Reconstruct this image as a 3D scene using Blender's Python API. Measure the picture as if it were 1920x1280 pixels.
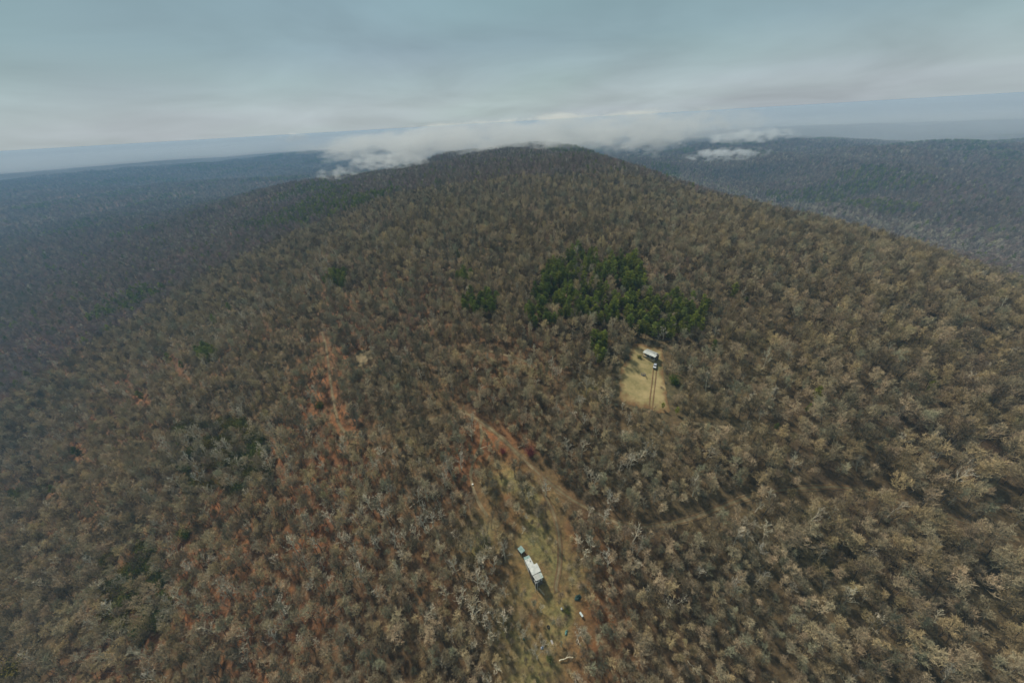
import bpy, math, random
import numpy as np
from mathutils import Vector, Matrix
for o in list(bpy.data.objects): bpy.data.objects.remove(o)
R = math.radians
SC = bpy.context.scene
COL = SC.collection

# ------------------------------------------------------------------ camera
PITCH, ROLL, FPX = R(31.0), R(3.3), 684.0
CZ = 150.0                                     # camera height above z = 0
cam_d = bpy.data.cameras.new("camera")
cam = bpy.data.objects.new("camera", cam_d); COL.objects.link(cam)
cam_d.sensor_width = 36.0; cam_d.lens = FPX / 1920 * 36.0
cam_d.clip_start = 0.5; cam_d.clip_end = 60000
f0 = np.array([0, math.cos(PITCH), -math.sin(PITCH)])
r0 = np.array([1.0, 0, 0]); u0 = np.array([0, math.sin(PITCH), math.cos(PITCH)])
rv = math.cos(ROLL) * r0 - math.sin(ROLL) * u0
uv = math.cos(ROLL) * u0 + math.sin(ROLL) * r0
CP = np.array([0.0, 0.0, CZ])
cam.matrix_world = Matrix(((rv[0], uv[0], -f0[0], 0), (rv[1], uv[1], -f0[1], 0), (rv[2], uv[2], -f0[2], CZ), (0, 0, 0, 1)))
SC.camera = cam

# ------------------------------------------------------------------ light
SUN_EL, SUN_AZ = R(51), R(-40)                 # azimuth from +Y (view direction), negative = to the left
sd = bpy.data.lights.new("sun", "SUN"); sun = bpy.data.objects.new("sun", sd); COL.objects.link(sun)
sd.energy = 4.2; sd.angle = R(5); sd.color = (1.0, 0.92, 0.80)
sdir = Vector((math.sin(SUN_AZ) * math.cos(SUN_EL), math.cos(SUN_AZ) * math.cos(SUN_EL), math.sin(SUN_EL)))
sun.rotation_euler = (-sdir).to_track_quat('-Z', 'Y').to_euler()

W = bpy.data.worlds.new("World"); SC.world = W; W.use_nodes = True
nt = W.node_tree; nt.nodes.clear()
def N(nt, t, **kw):
    n = nt.nodes.new(t)
    for k, v in kw.items():
        if k.startswith('i_'):
            key = k[2:]; n.inputs[int(key) if key.isdigit() else key.replace('_', ' ')].default_value = v
        else: setattr(n, k, v)
    return n
def L(nt, a, b): nt.links.new(a, b)
def MATH(nt, op, a, b=None, c=None, clamp=False):
    n = nt.nodes.new('ShaderNodeMath'); n.operation = op; n.use_clamp = clamp
    for i, v in enumerate((a, b, c)):
        if v is None: continue
        if isinstance(v, (int, float)): n.inputs[i].default_value = v
        else: nt.links.new(v, n.inputs[i])
    return n.outputs[0]
def RAMP(nt, fac, stops, interp='LINEAR'):
    n = nt.nodes.new('ShaderNodeValToRGB'); cr = n.color_ramp; cr.interpolation = interp
    while len(cr.elements) < len(stops): cr.elements.new(0.5)
    for e, (p, c) in zip(cr.elements, stops):
        e.position = p; e.color = (*c, 1) if len(c) == 3 else c
    nt.links.new(fac, n.inputs[0]); return n.outputs[0]
def MIX(nt, fac, a, b, mode='MIX'):
    n = nt.nodes.new('ShaderNodeMix'); n.data_type = 'RGBA'; n.blend_type = mode
    for s, v in ((n.inputs[0], fac), (n.inputs[6], a), (n.inputs[7], b)):
        if isinstance(v, (int, float)): s.default_value = v
        elif isinstance(v, tuple): s.default_value = (*v, 1) if len(v) == 3 else v
        else: nt.links.new(v, s)
    return n.outputs[2]
tc = N(nt, 'ShaderNodeTexCoord'); sep = N(nt, 'ShaderNodeSeparateXYZ'); L(nt, tc.outputs['Generated'], sep.inputs[0])
# project the view direction onto a flat cloud deck so that the overcast streaks out towards the horizon
zc_ = MATH(nt, 'ADD', MATH(nt, 'MAXIMUM', sep.outputs[2], 0.0), 0.16)
cx = MATH(nt, 'DIVIDE', sep.outputs[0], zc_); cy = MATH(nt, 'DIVIDE', sep.outputs[1], zc_)
comb = N(nt, 'ShaderNodeCombineXYZ'); L(nt, cx, comb.inputs[0]); L(nt, cy, comb.inputs[1])
n1 = N(nt, 'ShaderNodeTexNoise', i_Scale=0.75, i_Detail=4.0, i_Roughness=0.5, i_Distortion=0.4); L(nt, comb.outputs[0], n1.inputs['Vector'])
n2 = N(nt, 'ShaderNodeTexNoise', i_Scale=0.33, i_Detail=2.0); L(nt, comb.outputs[0], n2.inputs['Vector'])
grad = RAMP(nt, MATH(nt, 'MULTIPLY', sep.outputs[2], 1.0, clamp=True),
            [(0.0, (.430, .480, .470)), (0.04, (.415, .475, .465)), (0.14, (.290, .385, .405)), (0.32, (.235, .375, .390)), (0.55, (.26, .33, .33)), (1.0, (.34, .36, .35))])
var = MATH(nt, 'MULTIPLY_ADD', n1.outputs[0], 0.68, 0.66)
vv = N(nt, 'ShaderNodeVectorMath', operation='SCALE'); L(nt, grad, vv.inputs[0]); L(nt, var, vv.inputs['Scale'])
tint = RAMP(nt, n2.outputs[0], [(0.35, (.96, .97, 1.07)), (0.65, (.94, 1.03, 1.05))])
over = MIX(nt, 1.0, vv.outputs[0], tint, 'MULTIPLY')
sky = N(nt, 'ShaderNodeTexSky', sky_type='NISHITA', sun_disc=False, sun_elevation=SUN_EL, sun_rotation=SUN_AZ)
skys = N(nt, 'ShaderNodeVectorMath', operation='SCALE'); L(nt, sky.outputs[0], skys.inputs[0]); skys.inputs['Scale'].default_value = 0.06
col = MIX(nt, 0.93, skys.outputs[0], over)
bg = N(nt, 'ShaderNodeBackground', i_Strength=1.0); L(nt, col, bg.inputs[0])
wo = N(nt, 'ShaderNodeOutputWorld'); L(nt, bg.outputs[0], wo.inputs[0])

SC.view_settings.view_transform = 'Standard'; SC.view_settings.look = 'None'
SC.view_settings.exposure = 0.05; SC.view_settings.gamma = 1.0
SC.render.engine = 'CYCLES'
cy_ = SC.cycles
cy_.max_bounces = 5; cy_.diffuse_bounces = 1; cy_.glossy_bounces = 1; cy_.transmission_bounces = 1
cy_.volume_bounces = 2; cy_.transparent_max_bounces = 8; cy_.volume_max_steps = 512; cy_.volume_step_rate = 0.35
cy_.use_denoising = True; cy_.denoiser = 'OPENIMAGEDENOISE'; cy_.denoising_input_passes = 'RGB_ALBEDO_NORMAL'; cy_.denoising_prefilter = 'ACCURATE'; cy_.use_adaptive_sampling = False
cy_.caustics_reflective = False; cy_.caustics_refractive = False

# ------------------------------------------------------------------ terrain
def vnoise(x, y, s, seed):
    x = np.asarray(x, float) / s; y = np.asarray(y, float) / s
    xi = np.floor(x).astype(np.int64); yi = np.floor(y).astype(np.int64)
    fx = x - xi; fy = y - yi
    fx = fx * fx * fx * (fx * (fx * 6 - 15) + 10); fy = fy * fy * fy * (fy * (fy * 6 - 15) + 10)
    def hsh(a, b):
        v = (a * 374761393 + b * 668265263 + seed * 1442695041) & 0x7fffffff
        v = ((v ^ (v >> 13)) * 1274126177) & 0x7fffffff
        return ((v ^ (v >> 16)) & 0xffff) / 65535.0
    a = hsh(xi, yi); b = hsh(xi + 1, yi); c = hsh(xi, yi + 1); d = hsh(xi + 1, yi + 1)
    return (a * (1 - fx) + b * fx) * (1 - fy) + (c * (1 - fx) + d * fx) * fy
def fbm(x, y, s, seed, o=4):
    t = 0; a = 1; n = 0
    for k in range(o):
        t = t + a * vnoise(x, y, s / 2 ** k, seed + k * 17); n += a; a *= .5
    return t / n
def pray(px, py):
    d = f0 + (px - 960) / FPX * rv - (py - 640) / FPX * uv
    return d
def px_drop(px, py, drop):                     # the ground point seen at a pixel, lying «drop» metres below the camera
    d = pray(px, py); t = drop / -d[2]
    return (d[0] * t, d[1] * t, -drop)
ctl = [px_drop(*a) for a in [
    (1000, 1280, 163), (1000, 1060, 150), (1100, 860, 134), (1217, 665, 120), (1100, 560, 108), (1000, 440, 93), (1000, 380, 85), (1000, 335, 79), (1010, 300, 74),
    (600, 1280, 168), (300, 1280, 184), (0, 1280, 212), (700, 1000, 152), (700, 760, 136), (700, 600, 124), (800, 460, 104), (800, 360, 90),
    (480, 950, 160), (250, 1000, 184), (0, 1060, 228), (450, 740, 152), (120, 930, 215), (250, 757, 192), (480, 622, 148), (600, 503, 124), (700, 412, 104), (760, 345, 92), (830, 312, 83), (900, 300, 78),
    (0, 915, 246), (0, 700, 238), (150, 640, 216), (300, 540, 184), (0, 560, 246), (450, 450, 156), (250, 430, 205), (0, 430, 252), (600, 345, 128), (300, 350, 205),
    (1400, 1280, 160), (1900, 1280, 166), (1900, 1000, 152), (1500, 900, 138), (1800, 800, 138), (1500, 660, 122), (1700, 620, 125), (1500, 480, 108), (1900, 640, 138),
    (1920, 562, 152), (1700, 480, 134), (1400, 394, 109), (1200, 322, 88), (1110, 303, 80), (1300, 400, 100),
]]
# ground that falls away beyond the shoulders of the hill, and the valleys
def polar(az, r, z): return (r * math.sin(R(az)), r * math.cos(R(az)), z)
ctl += [polar(-12, 1150, -105), polar(-66, 620, -262),
        polar(-18, 1500, -170), polar(-70, 1200, -275), polar(-30, 2000, -240), polar(-50, 2000, -250), polar(-15, 2000, -200),
        polar(22, 960, -190), polar(33, 880, -196), polar(44, 820, -206), polar(57, 800, -212),
        polar(22, 1500, -235), polar(38, 1400, -255), polar(55, 1300, -265), polar(30, 2200, -230), polar(50, 2100, -230),
        polar(-8, 1200, -84), polar(2, 1200, -76), polar(10, 1200, -82), polar(0, 1700, -120), polar(8, 2100, -150),
        polar(180, 120, -185), polar(180, 500, -240), polar(120, 400, -220), polar(-120, 400, -300), polar(90, 500, -230), polar(-90, 600, -360)]
P = np.array(ctl); P[:, 2] += CZ
def tps(r2): return np.where(r2 > 0, r2 * np.log(np.maximum(r2, 1e-9)) * 0.5, 0)
S_ = 100.0
XY = P[:, :2] / S_; n_ = len(P)
K = tps(((XY[:, None] - XY[None]) ** 2).sum(-1)) + np.eye(n_) * 0.05
Q = np.c_[np.ones(n_), XY]
A_ = np.block([[K, Q], [Q.T, np.zeros((3, 3))]])
COEF = np.linalg.solve(A_, np.r_[P[:, 2], 0, 0, 0])
def sstep(a, b, x):
    t = np.clip((x - a) / (b - a), 0, 1); return t * t * (3 - 2 * t)
def height(x, y):
    x = np.atleast_1d(np.asarray(x, float)); y = np.atleast_1d(np.asarray(y, float))
    sh = x.shape; xf = x.ravel(); yf = y.ravel(); out = np.empty(len(xf))
    for i in range(0, len(xf), 20000):
        a = np.c_[xf[i:i + 20000], yf[i:i + 20000]] / S_
        r2 = ((a[:, None] - XY[None]) ** 2).sum(-1)
        out[i:i + 20000] = tps(r2) @ COEF[:n_] + COEF[n_] + a @ COEF[n_ + 1:]
    r = np.hypot(xf, yf)
    rid = 1 - np.abs(2 * fbm(xf, yf, 1300, 5, 4) - 1)           # eroded hill forms of the distance
    far = CZ - 250 + 190 * sstep(3000, 6800, r) + 70 * (rid - .5) * sstep(1500, 3500, r) + 25 * (fbm(xf, yf, 2600, 9, 2) - .5)
    far = np.minimum(far, CZ - 30 + 0 * far)
    w = sstep(1700, 3000, r)
    h = np.clip(out, CZ - 420, CZ - 40) * (1 - w) + far * w
    rid2 = 1 - np.abs(2 * fbm(xf + 300, yf, 650, 15, 4) - 1)
    h += np.where(xf > 0, 120, 80) * (.45 * rid + .55 * rid2 - .6) * sstep(700, 1500, r) * (1 - sstep(2500, 5000, r)) * (sstep(500, 1100, np.abs(xf)))
    h += 2.2 * (fbm(xf, yf, 60, 3, 2) - .5) + 10 * (fbm(xf, yf, 260, 8, 2) - .5) * sstep(150, 400, r) + 20 * (fbm(xf, yf, 170, 18, 2) - .5) * sstep(230, 480, r)
    return out_shape(h, sh)
def out_shape(h, sh): return h.reshape(sh)
def hz(x, y): return float(height(x, y)[0])
def unproj(px, py, up=0.0):
    d = pray(px, py)
    ts = np.geomspace(60, 9000, 1600)
    pts = CP[None] + ts[:, None] * d[None]
    g = height(pts[:, 0], pts[:, 1]) + up
    k = int(np.argmax(pts[:, 2] < g))
    a, b = ts[k - 1], ts[k]
    for _ in range(12):
        m = .5 * (a + b); p = CP + m * d
        if p[2] < hz(p[0], p[1]) + up: b = m
        else: a = m
    p = CP + b * d
    return np.array([p[0], p[1], hz(p[0], p[1])])
def proj(p):                                   # Nx3 -> photo pixels and depth
    q = np.atleast_2d(p) - CP; z = q @ f0
    zz = np.where(z > 1, z, 1e-3)
    return 960 + FPX * (q @ rv) / zz, 640 - FPX * (q @ uv) / zz, z

# ------------------------------------------------------------------ helpers
def tag(o, label=None, cat=None, group=None, kind=None):
    if label: o['label'] = label
    if cat: o['category'] = cat
    if group: o['group'] = group
    if kind: o['kind'] = kind
    return o
def link(o, parent=None):
    COL.objects.link(o)
    if parent is not None: o.parent = parent
    return o
def mesh_np(name, V, faces, mats, fmat=None, smooth=False):
    """faces: list of (index array Fx3 or Fx4)"""
    V = np.asarray(V, np.float32); me = bpy.data.meshes.new(name)
    loops = np.concatenate([f.ravel() for f in faces]).astype(np.int32)
    tot = np.concatenate([np.full(len(f), f.shape[1]) for f in faces]).astype(np.int32)
    st = np.concatenate([[0], np.cumsum(tot)[:-1]]).astype(np.int32)
    me.vertices.add(len(V)); me.vertices.foreach_set('co', V.ravel())
    me.loops.add(len(loops)); me.loops.foreach_set('vertex_index', loops)
    me.polygons.add(len(tot)); me.polygons.foreach_set('loop_start', st); me.polygons.foreach_set('loop_total', tot)
    if fmat is not None: me.polygons.foreach_set('material_index', np.asarray(fmat, np.int32))
    me.polygons.foreach_set('use_smooth', np.full(len(tot), smooth, bool))
    for m in mats: me.materials.append(m)
    me.update(calc_edges=True); return me
def empty(name, loc, rz=0.0):
    o = bpy.data.objects.new(name, None); o.empty_display_size = 1.0
    o.location = loc; o.rotation_euler = (0, 0, rz); return link(o)

def mat(name, base, rough=0.9, spec=0.2, metal=0.0):
    m = bpy.data.materials.new(name); m.use_nodes = True
    b = m.node_tree.nodes['Principled BSDF']
    b.inputs['Base Color'].default_value = (*base, 1); b.inputs['Roughness'].default_value = rough
    b.inputs['Specular IOR Level'].default_value = spec; b.inputs['Metallic'].default_value = metal
    return m
def worn(name, a, b_, scale=1.5, rough=0.8, spec=0.2, metal=0.0, stripes=None):
    m = mat(name, a, rough, spec, metal); t = m.node_tree; b = t.nodes['Principled BSDF']
    g = N(t, 'ShaderNodeTexCoord')
    n = N(t, 'ShaderNodeTexNoise', i_Scale=scale, i_Detail=6.0, i_Roughness=0.65); L(t, g.outputs['Object'], n.inputs['Vector'])
    c = RAMP(t, n.outputs[0], [(0.35, a), (0.68, b_)])
    if stripes:
        w = N(t, 'ShaderNodeTexWave', i_Scale=stripes[0], bands_direction=stripes[1]); L(t, g.outputs['Object'], w.inputs['Vector'])
        c = MIX(t, MATH(t, 'MULTIPLY', w.outputs[0], 0.22), c, (a[0] * .45, a[1] * .45, a[2] * .45))
        bu = N(t, 'ShaderNodeBump', i_Strength=0.5, i_Distance=0.03); L(t, w.outputs[0], bu.inputs['Height']); L(t, bu.outputs[0], b.inputs['Normal'])
    L(t, c, b.inputs['Base Color']); return m

def tinted(name, stops, bright=(0.7, 1.25), rough=0.95, ns=0.012):
    """colour from a per-tree random value plus slow drifts over the hillside"""
    m = mat(name, (.1, .1, .1), rough, 0.12); t = m.node_tree; b = t.nodes['Principled BSDF']
    oi = N(t, 'ShaderNodeObjectInfo'); geo = N(t, 'ShaderNodeNewGeometry')
    nz = N(t, 'ShaderNodeTexNoise', i_Scale=ns, i_Detail=5.0, i_Roughness=0.65); L(t, geo.outputs['Position'], nz.inputs['Vector'])
    f = MATH(t, 'ADD', MATH(t, 'MULTIPLY', oi.outputs['Random'], 0.62), MATH(t, 'MULTIPLY_ADD', nz.outputs[0], 1.5, -0.56), clamp=True)
    c = RAMP(t, f, stops)
    r2 = MATH(t, 'FRACT', MATH(t, 'MULTIPLY', oi.outputs['Random'], 37.7))
    br = MATH(t, 'MULTIPLY_ADD', r2, bright[1] - bright[0], bright[0])
    v = N(t, 'ShaderNodeVectorMath', operation='SCALE'); L(t, c, v.inputs[0]); L(t, br, v.inputs['Scale'])
    L(t, v.outputs[0], b.inputs['Base Color']); return m

M = {}
M['twig'] = tinted('bare_twigs', [(0.0, (.29, .26, .13)), (0.22, (.45, .34, .18)), (0.42, (.34, .29, .18)), (0.6, (.43, .32, .20)), (0.78, (.27, .27, .17)), (1.0, (.40, .26, .18))], (0.34, 1.5))
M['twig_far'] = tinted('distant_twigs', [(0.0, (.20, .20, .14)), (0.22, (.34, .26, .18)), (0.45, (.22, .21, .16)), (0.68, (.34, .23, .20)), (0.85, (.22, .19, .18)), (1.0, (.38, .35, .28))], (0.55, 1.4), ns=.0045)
M['bark'] = tinted('grey_bark', [(0.0, (.070, .062, .050)), (0.5, (.110, .098, .080)), (1.0, (.15, .14, .12))])
M['pale'] = tinted('pale_bark', [(0.0, (.50, .47, .33)), (0.5, (.60, .52, .38)), (1.0, (.52, .49, .40))], (0.6, 1.25))
M['pine'] = tinted('pine_needles', [(0.0, (.12, .16, .035)), (0.4, (.17, .21, .035)), (0.75, (.27, .28, .045)), (1.0, (.13, .17, .05))], (0.6, 1.35))
M['laurel'] = tinted('evergreen_leaves', [(0.0, (.060, .100, .030)), (0.5, (.13, .14, .03)), (1.0, (.19, .13, .03))], (0.7, 1.2))
M['lime'] = tinted('yellow_green_leaves', [(0.0, (.13, .17, .02)), (1.0, (.10, .16, .025))])
M['redbud'] = tinted('red_buds', [(0.0, (.22, .05, .055)), (1.0, (.26, .07, .06))])
M['pinebark'] = mat('pine_bark', (.07, .05, .04))

# ground sheet colours
def ground_material():
    m = mat('leaf_litter', (.1, .06, .04)); t = m.node_tree; b = t.nodes['Principled BSDF']
    geo = N(t, 'ShaderNodeNewGeometry')
    def nz(s, d=5.0, r=.6):
        n = N(t, 'ShaderNodeTexNoise', i_Scale=s, i_Detail=d, i_Roughness=r); L(t, geo.outputs['Position'], n.inputs['Vector']); return n.outputs[0]
    at = N(t, 'ShaderNodeAttribute', attribute_name='litter'); sp = N(t, 'ShaderNodeSeparateColor'); L(t, at.outputs['Color'], sp.inputs[0])
    base = RAMP(t, nz(0.02), [(0.3, (.075, .052, .030)), (0.5, (.105, .078, .040)), (0.7, (.080, .072, .036))])
    fine = RAMP(t, nz(0.45, 8.0, .75), [(0.3, (.45, .42, .40)), (0.5, (1, 1, 1)), (0.72, (1.75, 1.6, 1.45))])
    rust = RAMP(t, nz(0.12), [(0.35, (.150, .064, .028)), (0.6, (.260, .110, .042))])
    grass = RAMP(t, nz(0.15), [(0.3, (.130, .130, .045)), (0.5, (.220, .200, .080)), (0.7, (.26, .18, .08))])
    k = MATH(t, 'MULTIPLY', sp.outputs[0], MATH(t, 'MULTIPLY_ADD', nz(0.05), 3.0, -0.8, clamp=True))
    c = MIX(t, k, base, rust)
    c = MIX(t, MATH(t, 'MULTIPLY', sp.outputs[1], MATH(t, 'MULTIPLY_ADD', nz(0.09), 3.0, -0.7, clamp=True)), c, grass)
    far = RAMP(t, nz(0.02, 8.0, .8), [(0.3, (.035, .035, .035)), (0.55, (.085, .075, .070)), (0.75, (.14, .125, .11))])
    c = MIX(t, sp.outputs[2], MIX(t, 1.0, c, fine, 'MULTIPLY'), far)
    L(t, c, b.inputs['Base Color'])
    bu = N(t, 'ShaderNodeBump', i_Strength=0.9, i_Distance=0.5); L(t, nz(0.6, 6.0, .7), bu.inputs['Height']); L(t, bu.outputs[0], b.inputs['Normal'])
    return m
M['ground'] = ground_material()

az = np.r_[np.linspace(-72, 72, 620), np.linspace(72, 288, 90)[1:-1]]
rr = [0.0, 4.0]
while rr[-1] < 26000: rr.append(rr[-1] + max(3.0, rr[-1] * 0.022))
rr = np.array(rr[1:])
AZ, RR = np.meshgrid(np.radians(az), rr)
GX = RR * np.sin(AZ); GY = RR * np.cos(AZ); GZ = height(GX, GY)
nr, na = GX.shape
V = np.c_[GX.ravel(), GY.ravel(), GZ.ravel()]
idx = np.arange(nr * na).reshape(nr, na); nx_ = np.roll(idx, -1, 1)
F = np.stack([idx[:-1], idx[1:], nx_[1:], nx_[:-1]], -1).reshape(-1, 4)
cidx = len(V); V = np.r_[V, [[0, 0, hz(0, 0)]]]
T = np.stack([np.full(na, cidx), idx[0], nx_[0]], -1)
me = mesh_np('ground', V, [F, T], [M['ground']], smooth=True)
RUST = [unproj(*p) for p in [(30, 990), (90, 1030), (330, 1080), (350, 1180), (600, 800), (560, 850), (420, 1080), (620, 700), (230, 1240), (330, 980), (920, 850), (540, 990), (480, 1180), (560, 1140), (380, 960), (640, 900), (1075, 1130), (180, 840), (300, 720)]]
GRS = [unproj(*p) for p in [(985, 1150), (1000, 1220), (1040, 1150), (1010, 1020), (940, 900), (1000, 930), (900, 1010), (1200, 700), (1110, 730), (1060, 1060), (975, 1250)]]
def blobs(pts, s):
    o = np.zeros(len(V))
    for p in pts: o += np.exp(-((V[:, 0] - p[0]) ** 2 + (V[:, 1] - p[1]) ** 2) / (2 * s * s))
    return np.clip(o, 0, 1)
rust_n = np.clip(fbm(V[:, 0], V[:, 1], 90, 31, 3) * 2.4 - 0.75, 0, 1) * np.clip(.45 - V[:, 0] / 260, 0.12, 1)
rD = np.hypot(V[:, 0], V[:, 1])
cols = np.c_[np.clip(blobs(RUST, 17) * .8 + rust_n * .85, 0, .9), blobs(GRS, 6.5) * .9, sstep(3200, 4600, rD), np.ones(len(V))].astype(np.float32)
ca = me.color_attributes.new('litter', 'FLOAT_COLOR', 'POINT'); ca.data.foreach_set('color', cols.ravel())
ground = link(bpy.data.objects.new('ground', me)); tag(ground, kind='structure')

# ------------------------------------------------------------------ plants: generators
def norm(v): return v / (np.linalg.norm(v, axis=-1, keepdims=True) + 1e-9)
def prisms(p0, p1, a, b, sides=3):
    """tapered prisms along many segments"""
    n = len(p0); d = norm(p1 - p0)
    ref = np.where(np.abs(d[:, 2:3]) < .9, np.array([[0, 0, 1.]]), np.array([[1., 0, 0]]))
    u = norm(np.cross(d, ref)); v = np.cross(d, u)
    ang = np.arange(sides) * 2 * math.pi / sides
    ring = np.cos(ang)[None, :, None] * u[:, None] + np.sin(ang)[None, :, None] * v[:, None]
    A = p0[:, None] + ring * a[:, None, None]; B = p1[:, None] + ring * b[:, None, None]
    V = np.concatenate([A, B], 1).reshape(-1, 3)
    base = (np.arange(n) * 2 * sides)[:, None]; k = np.arange(sides); k2 = (k + 1) % sides
    F = np.stack([base + k, base + k2, base + sides + k2, base + sides + k], -1).reshape(-1, 4)
    return V, F
def slivers(p0, p1, w, rng):
    n = len(p0); d = p1 - p0; s = norm(np.cross(norm(d), rng.normal(size=(n, 3)))) * w[:, None] * .5
    V = np.stack([p0 - s, p0 + s, p1], 1).reshape(-1, 3)
    return V, np.arange(3 * n).reshape(n, 3)
def path_pts(p, d, length, n, rng, up=0.0, wob=.18):
    pts = [p]; step = length / n
    for k in range(n):
        d = norm(d + rng.normal(size=3) * wob + np.array([0, 0, up])); pts.append(pts[-1] + d * step)
    return np.array(pts), d
class Geo:
    def __init__(s): s.V = []; s.F = []; s.n = 0
    def add(s, V, F):
        s.V.append(V); s.F.append((F + s.n)); s.n += len(V)
    def mesh(s, name, m):
        F4 = [f for f in s.F if f.shape[1] == 4]; F3 = [f for f in s.F if f.shape[1] == 3]
        fs = ([np.concatenate(F4)] if F4 else []) + ([np.concatenate(F3)] if F3 else [])
        return mesh_np(name, np.concatenate(s.V), fs, [m])
def tube(g, pts, r, sides=5):
    pts = np.asarray(pts); r = np.asarray(r, float)
    g.add(*prisms(pts[:-1], pts[1:], r[:-1], r[1:], sides))
def bare_tree(seed, H, cr, limbs=11, sub=6, tw=7, fine=3, base=.35, thick=1.0, w=.065, lean=.06, twmul=1.0):
    rng = np.random.default_rng(seed); tr = Geo(); cg = Geo()
    th = H * rng.uniform(.72, .85)
    tp, _ = path_pts(np.array([0, 0, -.6]), np.array([rng.normal() * lean, rng.normal() * lean, 1.]), th, 7, rng, .12, .07)
    rad = np.linspace(.21, .05, 8) * thick * H / 15
    tube(tr, tp, rad, 6)
    s0, s1, ra, rb = [], [], [], []
    T0, T1, TW = [], [], []
    az0 = rng.uniform(0, 6.28)
    for i in range(limbs):
        t = base + (1 - base) * (i + rng.uniform(0, .8)) / limbs
        k = min(int(t * 7), 6); p = tp[k] + (tp[k + 1] - tp[k]) * (t * 7 - k)
        az_ = az0 + i * 2.4 + rng.normal() * .3
        el = R(rng.uniform(18, 45)) + (t - base) * .75
        ln = cr * (1.12 - .45 * (t - base) / (1 - base)) * rng.uniform(.8, 1.15)
        d = np.array([math.cos(az_) * math.cos(el), math.sin(az_) * math.cos(el), math.sin(el)])
        lp, _ = path_pts(p, d, ln, 4, rng, .13, .17)
        lr = np.linspace(.085, .028, 5) * thick
        s0.append(lp[:-1]); s1.append(lp[1:]); ra.append(lr[:-1]); rb.append(lr[1:])
        for j in range(sub):
            tt = .3 + .7 * (j + rng.uniform(0, 1)) / sub; kk = min(int(tt * 4), 3)
            q = lp[kk] + (lp[kk + 1] - lp[kk]) * (tt * 4 - kk)
            dd = norm(norm(lp[kk + 1] - lp[kk]) + rng.normal(size=3) * .75 + np.array([0, 0, .35]))
            bp, _ = path_pts(q, dd, ln * rng.uniform(.28, .48), 2, rng, .1, .2)
            br = np.linspace(.032, .016, 3) * thick
            s0.append(bp[:-1]); s1.append(bp[1:]); ra.append(br[:-1]); rb.append(br[1:])
            a = rng.uniform(.15, 1, tw)[:, None]
            st = np.where(a < .5, bp[0] + (bp[1] - bp[0]) * a * 2, bp[1] + (bp[2] - bp[1]) * (a * 2 - 1))
            td = norm(norm(bp[2] - bp[0]) + rng.normal(size=(tw, 3)) * .7 + np.array([0, 0, .45]))
            ll = rng.uniform(.7, 1.5, tw)[:, None] * twmul
            en = st + td * ll
            T0.append(st); T1.append(en); TW.append(np.full(tw, w * 1.1))
            for q_ in range(fine):
                f = rng.uniform(.3, .95, tw)[:, None]; s2 = st + (en - st) * f
                fd = norm(td + rng.normal(size=(tw, 3)) * .6 + np.array([0, 0, .3]))
                T0.append(s2); T1.append(s2 + fd * rng.uniform(.5, 1.1, tw)[:, None] * twmul); TW.append(np.full(tw, w * .85))
    cg.add(*prisms(np.concatenate(s0), np.concatenate(s1), np.concatenate(ra), np.concatenate(rb), 3))
    if tw: cg.add(*slivers(np.concatenate(T0), np.concatenate(T1), np.concatenate(TW), rng))
    return tr, cg
def pine_tree(seed, H, cr, n=2600, bottom=.3, sz=.42):
    rng = np.random.default_rng(seed); tr = Geo(); cg = Geo()
    tp, _ = path_pts(np.array([0, 0, -.6]), np.array([rng.normal() * .03, rng.normal() * .03, 1.]), H, 7, rng, .1, .03)
    tube(tr, tp, np.linspace(.22, .03, 8), 6)
    nb = 34; s0, s1, ra, rb, C, D = [], [], [], [], [], []
    for i in range(nb):
        t = bottom + (1 - bottom) * (i + rng.uniform(0, .6)) / nb
        k = min(int(t * 7), 6); p = tp[k] + (tp[k + 1] - tp[k]) * (t * 7 - k)
        u = (t - bottom) / (1 - bottom)
        prof = (.55 + .9 * u) if u < .35 else (1.0 * (1 - (u - .35) / .65) ** .75 + .08)
        ln = cr * min(prof, 1) * rng.uniform(.6, 1.15); az_ = i * 2.4 + rng.normal() * .4
        d = np.array([math.cos(az_), math.sin(az_), rng.uniform(.0, .35)])
        lp, _ = path_pts(p, d, ln, 3, rng, .06, .1)
        s0.append(lp[:-1]); s1.append(lp[1:]); ra.append(np.array([.05, .035, .02])); rb.append(np.array([.035, .02, .01]))
        m = int(n / nb * (ln / cr + .25))
        a = rng.uniform(.25, 1.05, m) ** .7
        c = lp[0] + (lp[-1] - lp[0]) * a[:, None] + rng.normal(size=(m, 3)) * np.array([.42, .42, .17]) * (.5 + a[:, None] * .6)
        C.append(c); D.append(norm(c - p + rng.normal(size=(m, 3)) * .5))
    c = np.concatenate(C); d = norm(np.concatenate(D) + np.array([0, 0, .35])); m = len(c)
    s = norm(np.cross(d, rng.normal(size=(m, 3)))) * (sz * rng.uniform(.25, .5, m))[:, None]; e = d * (sz * rng.uniform(.7, 1.4, m))[:, None]
    Vv = np.stack([c - s - e * .4, c + s - e * .4, c + e], 1).reshape(-1, 3)
    cg.add(Vv, np.arange(3 * m).reshape(m, 3))
    tr.add(*prisms(np.concatenate(s0), np.concatenate(s1), np.concatenate(ra), np.concatenate(rb), 3))
    return tr, cg
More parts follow.
